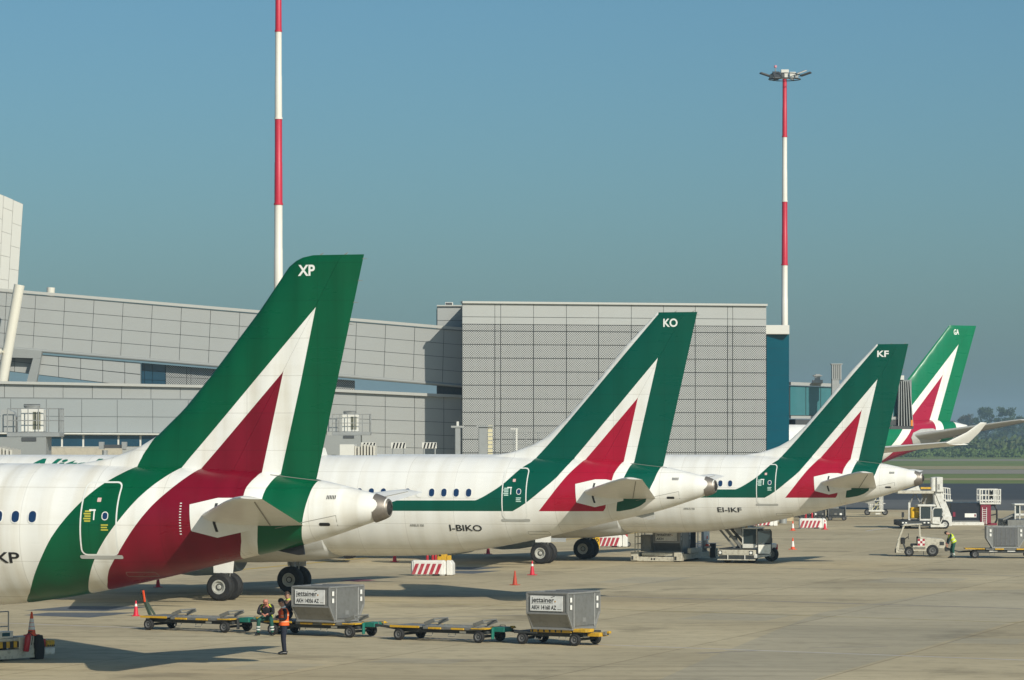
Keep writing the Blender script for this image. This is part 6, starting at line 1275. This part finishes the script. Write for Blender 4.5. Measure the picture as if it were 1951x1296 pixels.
def person(label, loc, rz, J, look, group='ramp workers'):
    """J: joints in local metres, x forward, y left. look: what is worn"""
    t = empty('person', loc, rz, label, 'person', group)
    V3 = Vector; n = []; e = []
    def add(p, r, r2=None): n.append((tuple(p), r, r2 or r)); return len(n) - 1
    def ln(a, b): e.append((a, b))
    pel = add(J['pelvis'], .12, .10); wst = add(J['waist'], .11, .10); ch = add(J['chest'], .14, .11); nk0 = add(J['neck0'], .062); nk = add(J['neck'], .055)
    hd = V3(J['head']); up = (hd - V3(J['neck'])).normalized(); fwd = V3(J['face']).normalized(); sd = up.cross(fwd)
    h0 = add(hd - up * .05, .070, .078); h1 = add(hd + up * .035, .080, .092); h2 = add(hd + up * .105, .052, .058)
    for a, b_ in ((pel, wst), (wst, ch), (ch, nk0), (nk0, nk), (nk, h0), (h0, h1), (h1, h2)): ln(a, b_)
    ns = add(hd + fwd * .098 - up * .005, .014); ln(h0, ns)                      # nose
    for s_ in (-1, 1): k_ = add(hd + sd * .092 * s_ + up * .005, .013, .022); ln(h1, k_)  # ears
    for s_, L_ in (('l', 1), ('r', -1)):
        sh = add(J['sh_' + s_], .062); el = add(J['el_' + s_], .043); wr = add(J['wr_' + s_], .029); ln(ch, sh); ln(sh, el); ln(el, wr)
        w_, hn = V3(J['wr_' + s_]), V3(J['ha_' + s_]); d = (hn - w_).normalized(); pm = add(w_ + d * .05, .036, .018); ln(wr, pm)
        sidev = d.cross(V3((0, 0, 1))); sidev = sidev.normalized() if sidev.length > .1 else V3((0, 1, 0)); nrm = sidev.cross(d)
        for q, (off, ll) in enumerate(((-.026, .060), (-.009, .070), (.009, .066), (.026, .052))):
            f0 = add(w_ + d * .092 + sidev * off, .0095); f1 = add(w_ + d * (.092 + ll * .55) + sidev * off - nrm * .008, .0085); f2 = add(w_ + d * (.092 + ll * .95) + sidev * off - nrm * .03, .0075); ln(pm, f0); ln(f0, f1); ln(f1, f2)
        th0 = add(w_ + d * .055 - sidev * .040 * L_, .011); th1 = add(w_ + d * .095 - sidev * .052 * L_ - nrm * .012, .009); ln(pm, th0); ln(th0, th1)
        hp = add(J['hip_' + s_], .088); kn = add(J['kn_' + s_], .058); an = add(J['an_' + s_], .040); to = add(J['to_' + s_], .036, .028); ln(pel, hp); ln(hp, kn); ln(kn, an); ln(an, to)
    skin_mesh('body', look.get('skin', m_skin), t, n, e)
    # trousers, jacket, shoes, vest and hair over the body
    def P(k_): return J[k_]
    nn = [(P('waist'), .125, .115), (P('pelvis'), .145, .125)]; ee = [(0, 1)]
    for s_ in 'lr':
        i = len(nn); an = V3(P('an_' + s_)); kn = V3(P('kn_' + s_)); nn += [(P('hip_' + s_), .108), (tuple(kn), .075), (tuple(an + V3((0, 0, -.015))), .058)]; ee += [(1, i), (i, i + 1), (i + 1, i + 2)]
    tr = skin_mesh('trousers', look['trousers'], t, nn, ee, 1)
    if look.get('tape'):
        for s_ in 'lr':
            an = V3(P('an_' + s_)); kn = V3(P('kn_' + s_))
            for f in (.22, .42): a = an.lerp(kn, f); b_ = an.lerp(kn, f + .10); MB().cyl(a, b_, .071 + f * .012, .074 + f * .012, 14, False).build('reflective_band', c_refl, tr, True)
    for s_ in 'lr':
        an, to = V3(P('an_' + s_)), V3(P('to_' + s_)); back = an + (an - to).normalized() * .05
        skin_mesh('shoe', m_shoe, t, [((back.x, back.y, an.z - .035), .056, .05), ((an.x, an.y, an.z - .02), .062, .058), (tuple(an.lerp(to, .6) + V3((0, 0, -.006))), .056, .046), (tuple(to + (to - an).normalized() * .05 + V3((0, 0, -.004))), .048, .034)], [(0, 1), (1, 2), (2, 3)], 1, 2)
    nn = [(tuple(V3(P('pelvis')).lerp(V3(P('waist')), .5)), .135, .12), (P('waist'), .130, .118), (P('chest'), .145, .115), (P('neck0'), .075)]; ee = [(0, 1), (1, 2), (2, 3)]
    for s_ in 'lr':
        i = len(nn); nn += [(P('sh_' + s_), .068), (P('el_' + s_), .060), (tuple(V3(P('el_' + s_)).lerp(V3(P('wr_' + s_)), .9)), .045)]; ee += [(2, i), (i, i + 1), (i + 1, i + 2)]
    skin_mesh('jacket', look['jacket'], t, nn, ee, 1)
    if look.get('vest'):
        a, b_, c = V3(P('pelvis')), V3(P('waist')), V3(P('chest')); nk0 = V3(P('neck0')); L1, R1 = V3(P('sh_l')), V3(P('sh_r'))
        lat = (L1 - R1).normalized(); ctrl = [(a.lerp(b_, -.1), .200, .165), (a.lerp(b_, .5), .190, .155), (b_, .182, .150), (b_.lerp(c, .5), .200, .155), (c, .225, .165), (c.lerp(nk0, .35), .222, .150), (c.lerp(nk0, .7), .175, .120), (nk0, .105, .092)]
        NU = 32; cut = 5 if look.get('open') else 0
        def loft(name, mat, parent, i0, i1, u0, u1, grow=0.0):
            vs_, fs_ = [], []
            rows_ = ctrl[i0:i1 + 1]
            for q, (p_, w_, d_) in enumerate(rows_):
                nx = rows_[min(q + 1, len(rows_) - 1)][0] - rows_[max(q - 1, 0)][0]; ax_ = nx.normalized(); fr_ = lat.cross(ax_).normalized()
                for u in range(u0, u1 + 1):
                    th_ = 2 * math.pi * u / NU; ww = (w_ + grow); dd = (d_ + grow); cr = 1 + .018 * math.sin(7 * th_ + q * 1.7)
                    vs_.append(p_ + fr_ * dd * math.cos(th_) * cr + lat * ww * math.sin(th_) * cr)
            m_ = u1 - u0 + 1
            for q in range(len(rows_) - 1):
                for u in range(m_ - 1): fs_.append((q * m_ + u, q * m_ + u + 1, (q + 1) * m_ + u + 1, (q + 1) * m_ + u))
            return MB().add(vs_, fs_).build(name, mat, parent, True)
        v = loft('vest', look['vest'], t, 0, 7, cut, NU - cut)
        if look.get('vest_tape', True):
            tp = c_refl if look['vest'] is not c_orange else MAT('tape_orange', (0.8, 0.35, 0.2), 0.5)
            for q in (1, 3):
                keep = ctrl[q]; nxt = ctrl[q + 1]; mid = (keep[0].lerp(nxt[0], .45), keep[1] + (nxt[1] - keep[1]) * .45, keep[2] + (nxt[2] - keep[2]) * .45); ctrl.insert(q + 1, mid); loft('reflective_band', tp, v, q, q + 1, cut, NU - cut, .006); ctrl.pop(q + 1)
        if look.get('panel'): loft('vest_panel', c_red, v, 3, 6, -4, 4, .008)
    if look.get('collar'):
        a, b_ = V3(P('neck0')), V3(P('neck')); MB().cyl(a.lerp(b_, .1), a.lerp(b_, .75), .082, .070, 16, False).build('collar', look['collar'], t, True)
    if look.get('hair'):
        hm = Matrix((tuple(fwd_o := (fwd - up * fwd.dot(up)).normalized()), tuple(sd), tuple(up))).transposed().to_4x4(); hm.translation = hd + up * .042 - fwd_o * .014
        vs_, fs_ = [], []; NU, NV = 18, 9
        for a_ in range(NV + 1):
            for b_ in range(NU):
                ph_ = math.pi * .5 - a_ / NV * math.pi * .72; th_ = 2 * math.pi * b_ / NU; front = max(0.0, math.cos(th_)); ph_ = max(ph_, -1.25 + 1.45 * front)
                rr_ = 1 + .03 * math.sin(5 * th_ + 3 * ph_)
                vs_.append(hm @ V3((.098 * math.cos(ph_) * math.cos(th_) * rr_, .088 * math.cos(ph_) * math.sin(th_) * rr_, .098 * math.sin(ph_) * rr_)))
        for a_ in range(NV):
            for b_ in range(NU): fs_.append((a_ * NU + b_, a_ * NU + (b_ + 1) % NU, (a_ + 1) * NU + (b_ + 1) % NU, (a_ + 1) * NU + b_))
        MB().add(vs_, fs_).build('hair', look['hair'], t, True)
    if look.get('beard'): skin_mesh('beard', look['beard'], t, [(tuple(hd - up * .075 + fwd * .045), .038, .05), (tuple(hd - up * .04 + fwd * .06), .030, .05)], [(0, 1)], 0)
    for s_ in (-1, 1): MB().lathe([(-.009, .002), (-.006, .008), (0, .011), (.006, .008), (.009, .002)], hd + fwd * .076 + sd * .032 * s_ + up * .022, 'z', 8).build('eye', MAT('eye_dark', (0.03, 0.02, 0.02), 0.2), t, True)
    MB().beam(hd + fwd * .074 - up * .055 - sd * .022, hd + fwd * .074 - up * .055 + sd * .022, .012, .010).build('mouth', MAT('lip', (0.3, 0.1, 0.09), 0.5), t)
    return t
def sym(d):
    out = dict(d)
    for k_ in list(d):
        if k_.endswith('_l') and k_[:-2] + '_r' not in d: x, y, z = d[k_]; out[k_[:-2] + '_r'] = (x, -y, z)
    return out
stand = sym(dict(pelvis=(0, 0, .93), waist=(.0, 0, 1.10), chest=(.01, 0, 1.31), neck0=(.01, 0, 1.45), neck=(.035, 0, 1.52), head=(.085, 0, 1.625), face=(1, 0, -.45),
    sh_l=(.0, .185, 1.40), el_l=(-.03, .235, 1.12), wr_l=(.20, .12, 1.10), ha_l=(.29, .07, 1.13), hip_l=(0, .085, .90), kn_l=(.02, .09, .50), an_l=(-.02, .09, .085), to_l=(.13, .11, .04)))
pS = person('man standing in orange vest and dark trousers looking down at his hands', G(541, 1247), math.pi + R(12), stand, dict(trousers=c_navy, jacket=c_black, vest=c_orange, vest_tape=True, panel=(1, 0, 0), collar=c_white, hair=m_hair, beard=m_hair))
M_ = Matrix.Translation(pS.location) @ Matrix.Rotation(math.pi + R(12), 4, 'Z')
ph = tag(MB().box(-.035, .035, -.004, .004, 0, .14).build('phone', m_bk, None, bevel=.004), 'small dark phone held by the man in the orange vest', 'phone'); ph.location = M_ @ Vector((.315, .0, 1.12)); ph.rotation_euler = (.5, 0, math.pi / 2 + R(12))
sit = sym(dict(pelvis=(-.02, 0, .60), waist=(.02, 0, .76), chest=(.13, 0, .95), neck0=(.19, 0, 1.06), neck=(.235, 0, 1.10), head=(.315, 0, 1.155), face=(.55, 0, -1),
    sh_l=(.13, .20, 1.02), el_l=(.28, .27, .76), wr_l=(.42, .07, .73), ha_l=(.48, .01, .70), hip_l=(.03, .10, .58), kn_l=(.42, .22, .54), an_l=(.40, .25, .085), to_l=(.54, .28, .04)))
person('bald man in open yellow vest sitting bent forward with clasped hands', G(509, 1209.6), R(-96), sit, dict(trousers=c_green, jacket=c_black, vest=c_hiviz, vest_tape=False, open=(.75, 0, -.2), tape=True, skin=m_skin2))
sit2 = sym(dict(pelvis=(0, 0, .62), waist=(.0, 0, .80), chest=(.03, 0, 1.02), neck0=(.04, 0, 1.15), neck=(.06, 0, 1.21), head=(.09, 0, 1.31), face=(1, 0, -.3),
    sh_l=(.02, .19, 1.10), el_l=(.05, .24, .84), wr_l=(.28, .16, .78), ha_l=(.36, .12, .76), hip_l=(.03, .10, .60), kn_l=(.44, .14, .56), an_l=(.42, .14, .085), to_l=(.56, .16, .04)))
person('person in dark clothes with yellow collar half hidden behind the orange vest', G(551, 1206), R(-140), sit2, dict(trousers=c_navy, jacket=c_black, collar=c_hiviz, hair=m_hairb))
bend = sym(dict(pelvis=(-.08, 0, .90), waist=(.0, 0, 1.04), chest=(.10, 0, 1.22), neck0=(.18, 0, 1.34), neck=(.24, 0, 1.37), head=(.34, 0, 1.40), face=(.5, 0, -1),
    sh_l=(.12, .18, 1.28), el_l=(.24, .20, 1.00), wr_l=(.30, .13, .76), ha_l=(.32, .10, .67), hip_l=(-.07, .09, .87), kn_l=(.0, .10, .48), an_l=(-.06, .10, .085), to_l=(.09, .12, .04)))
bend.update(an_r=(.05, -.10, .085), to_r=(.20, -.12, .04), kn_r=(.07, -.10, .48))
person('worker in yellow vest and green trousers bending over the tug hitch', G(1815, 1063.5), math.pi + R(5), bend, dict(trousers=c_green, jacket=cloth('cloth_teal', (0.012, 0.035, 0.045)), vest=c_hiviz, tape=True, hair=m_hair))
# ================================================================ FAR VEGETATION AND AIR
def leaf_mat(name, c1, c2, c3):
    m = bpy.data.materials.new(name); m.use_nodes = True; n = m.node_tree; b = n.nodes['Principled BSDF']; b.inputs['Roughness'].default_value = 0.8; b.inputs['Specular IOR Level'].default_value = 0.2
    g = n.nodes.new('ShaderNodeNewGeometry'); r = n.nodes.new('ShaderNodeValToRGB'); r.color_ramp.elements[0].color = c1 + (1,); r.color_ramp.elements[1].color = c2 + (1,)
    k = r.color_ramp.elements.new(0.8); k.color = c3 + (1,); n.links.new(g.outputs['Random Per Island'], r.inputs[0]); n.links.new(r.outputs[0], b.inputs['Base Color']); return m
m_leaf = leaf_mat('leaves_dark', (0.035, 0.06, 0.02), (0.06, 0.085, 0.03), (0.05, 0.07, 0.025)); m_leaf2 = leaf_mat('leaves_autumn', (0.075, 0.055, 0.03), (0.09, 0.07, 0.03), (0.06, 0.065, 0.03)); m_bark = MAT('bark', (0.08, 0.06, 0.045), 0.9)
m_bush = leaf_mat('leaves_hedge', (0.045, 0.075, 0.022), (0.10, 0.11, 0.04), (0.075, 0.095, 0.03))
def leaves(mb, blobs, n, size, rnd):
    for c, r in blobs:
        for i in range(n):
            d = Vector((rnd.gauss(0, 1), rnd.gauss(0, 1), rnd.gauss(0, 1))).normalized() * (rnd.random() ** 0.45); p = Vector(c) + Vector((d.x * r[0], d.y * r[1], d.z * r[2]))
            a = Vector((rnd.gauss(0, 1), rnd.gauss(0, 1), rnd.gauss(0, 1))).normalized(); b_ = a.orthogonal().normalized(); s = size * rnd.uniform(.5, 1.3); q = a.cross(b_)
            mb.add([p - b_ * s - q * s * .6, p + b_ * s - q * s * .5, p + b_ * s * .7 + q * s * .7, p - b_ * s * .8 + q * s * .6], [(0, 1, 2, 3)])
    return mb
def tree(x, y, h, w, label, mat, seed):
    rnd = random.Random(seed); t = empty('far_tree', (x, y, -0.1), 0, label, 'tree', 'hazy trees beyond the airfield')
    tr = MB().cyl((0, 0, 0), (0.2, 0, h * .45), h * .025, h * .016, 10)
    for k in range(6):
        a = k * 1.05 + rnd.random(); tr.cyl((0.15, 0, h * (.3 + .03 * k)), (math.cos(a) * w * .33, math.sin(a) * w * .33, h * rnd.uniform(.6, .8)), h * .011, h * .004, 7)
    tr.build('trunk', m_bark, t, True); bl = []
    for k in range(46):
        a = rnd.uniform(0, 6.28); rr = w * .42 * math.sqrt(rnd.random()); zz = h * rnd.uniform(.2, .92); f = 1 - max(0, (zz / h - .62)) * 1.5
        s = w * rnd.uniform(.09, .17); bl.append(((math.cos(a) * rr * f, math.sin(a) * rr * f, zz), (s * 1.2, s * 1.2, s * .8)))
    leaves(MB(), bl, 75, w * .028, rnd).build('crown', mat, t); return t
for i, (px, top, wd, Y, mt, lab) in enumerate(((1842, 786, 46, 1720, m_leaf2, 'brownish hazy tree next to the wide-body tail'), (1878, 772, 44, 1700, m_leaf, 'tall hazy tree with a pointed crown beyond the hedge'), (1917, 771, 54, 1690, m_leaf, 'broad rounded hazy tree beyond the hedge'),
        (1858, 792, 40, 1760, m_leaf, 'small hazy tree between the brownish and the pointed tree'), (1948, 790, 40, 1740, m_leaf, 'hazy tree beside the broad rounded one'), (1985, 780, 50, 1710, m_leaf2, 'hazy brownish tree right of the rounded one'), (1818, 799, 34, 1800, m_leaf2, 'low hazy tree behind the wide-body tail cone'))):
    p = W(px, top, Y); tree(p.x, Y, p.z, wd * Y / FPX, lab, mt, 20 + i)
# scrub belt in front of the trees: a far-off mass nobody could count
rnd = random.Random(5); mb = MB(); bl = []
for k in range(420):
    px = rnd.uniform(1480, 2300); Y = rnd.uniform(1290, 1460); hgt = rnd.uniform(3.2, 6.8) * (1.0 if rnd.random() > .25 else 1.2); x = (px - 975.5) * Y / FPX
    bl.append(((x, Y, hgt * .5), (hgt * .9, hgt * .8, hgt * .56)))
leaves(mb, bl, 60, 0.8, rnd); o = mb.build('scrub_belt', m_bush, None); tag(o, kind='stuff')
rnd = random.Random(9); mb = MB(); bl = []
for k in range(260):
    px = rnd.uniform(1480, 2300); Y = rnd.uniform(1150, 1240); hgt = rnd.uniform(1.2, 3.2); x = (px - 975.5) * Y / FPX; bl.append(((x, Y, hgt * .45), (hgt * 1.6, hgt * 1.4, hgt * .55)))
leaves(mb, bl, 40, 0.5, rnd); o = mb.build('undergrowth', leaf_mat('leaves_low', (0.07, 0.11, 0.03), (0.10, 0.14, 0.04), (0.08, 0.12, 0.035)), None); tag(o, kind='stuff')
# far wood that closes the horizon
rnd = random.Random(11); mb = MB(); bl = []
for k in range(520):
    Y = rnd.uniform(2500, 2900); x = rnd.uniform(-900, 1500); hgt = rnd.uniform(9, 15); bl.append(((x, Y, hgt * .5), (hgt * 1.1, hgt, hgt * .55)))
leaves(mb, bl, 36, 2.2, rnd); o = mb.build('far_wood', m_leaf, None); tag(o, kind='stuff')
# haze
hz = MB().box(-5400, 5400, -5400, 5400, -1.2, 60).build('haze', MAT('haze_air', (1, 1, 1)), None); tag(hz, kind='stuff')
m = bpy.data.materials.new('haze_volume'); m.use_nodes = True; n = m.node_tree; n.nodes.clear(); out = n.nodes.new('ShaderNodeOutputMaterial'); pv = n.nodes.new('ShaderNodeVolumePrincipled')
pv.inputs['Color'].default_value = (0.55, 0.78, 0.95, 1); pv.inputs['Density'].default_value = 0.00020; pv.inputs['Anisotropy'].default_value = 0.0
n.links.new(pv.outputs[0], out.inputs['Volume']); hz.data.materials.clear(); hz.data.materials.append(m)
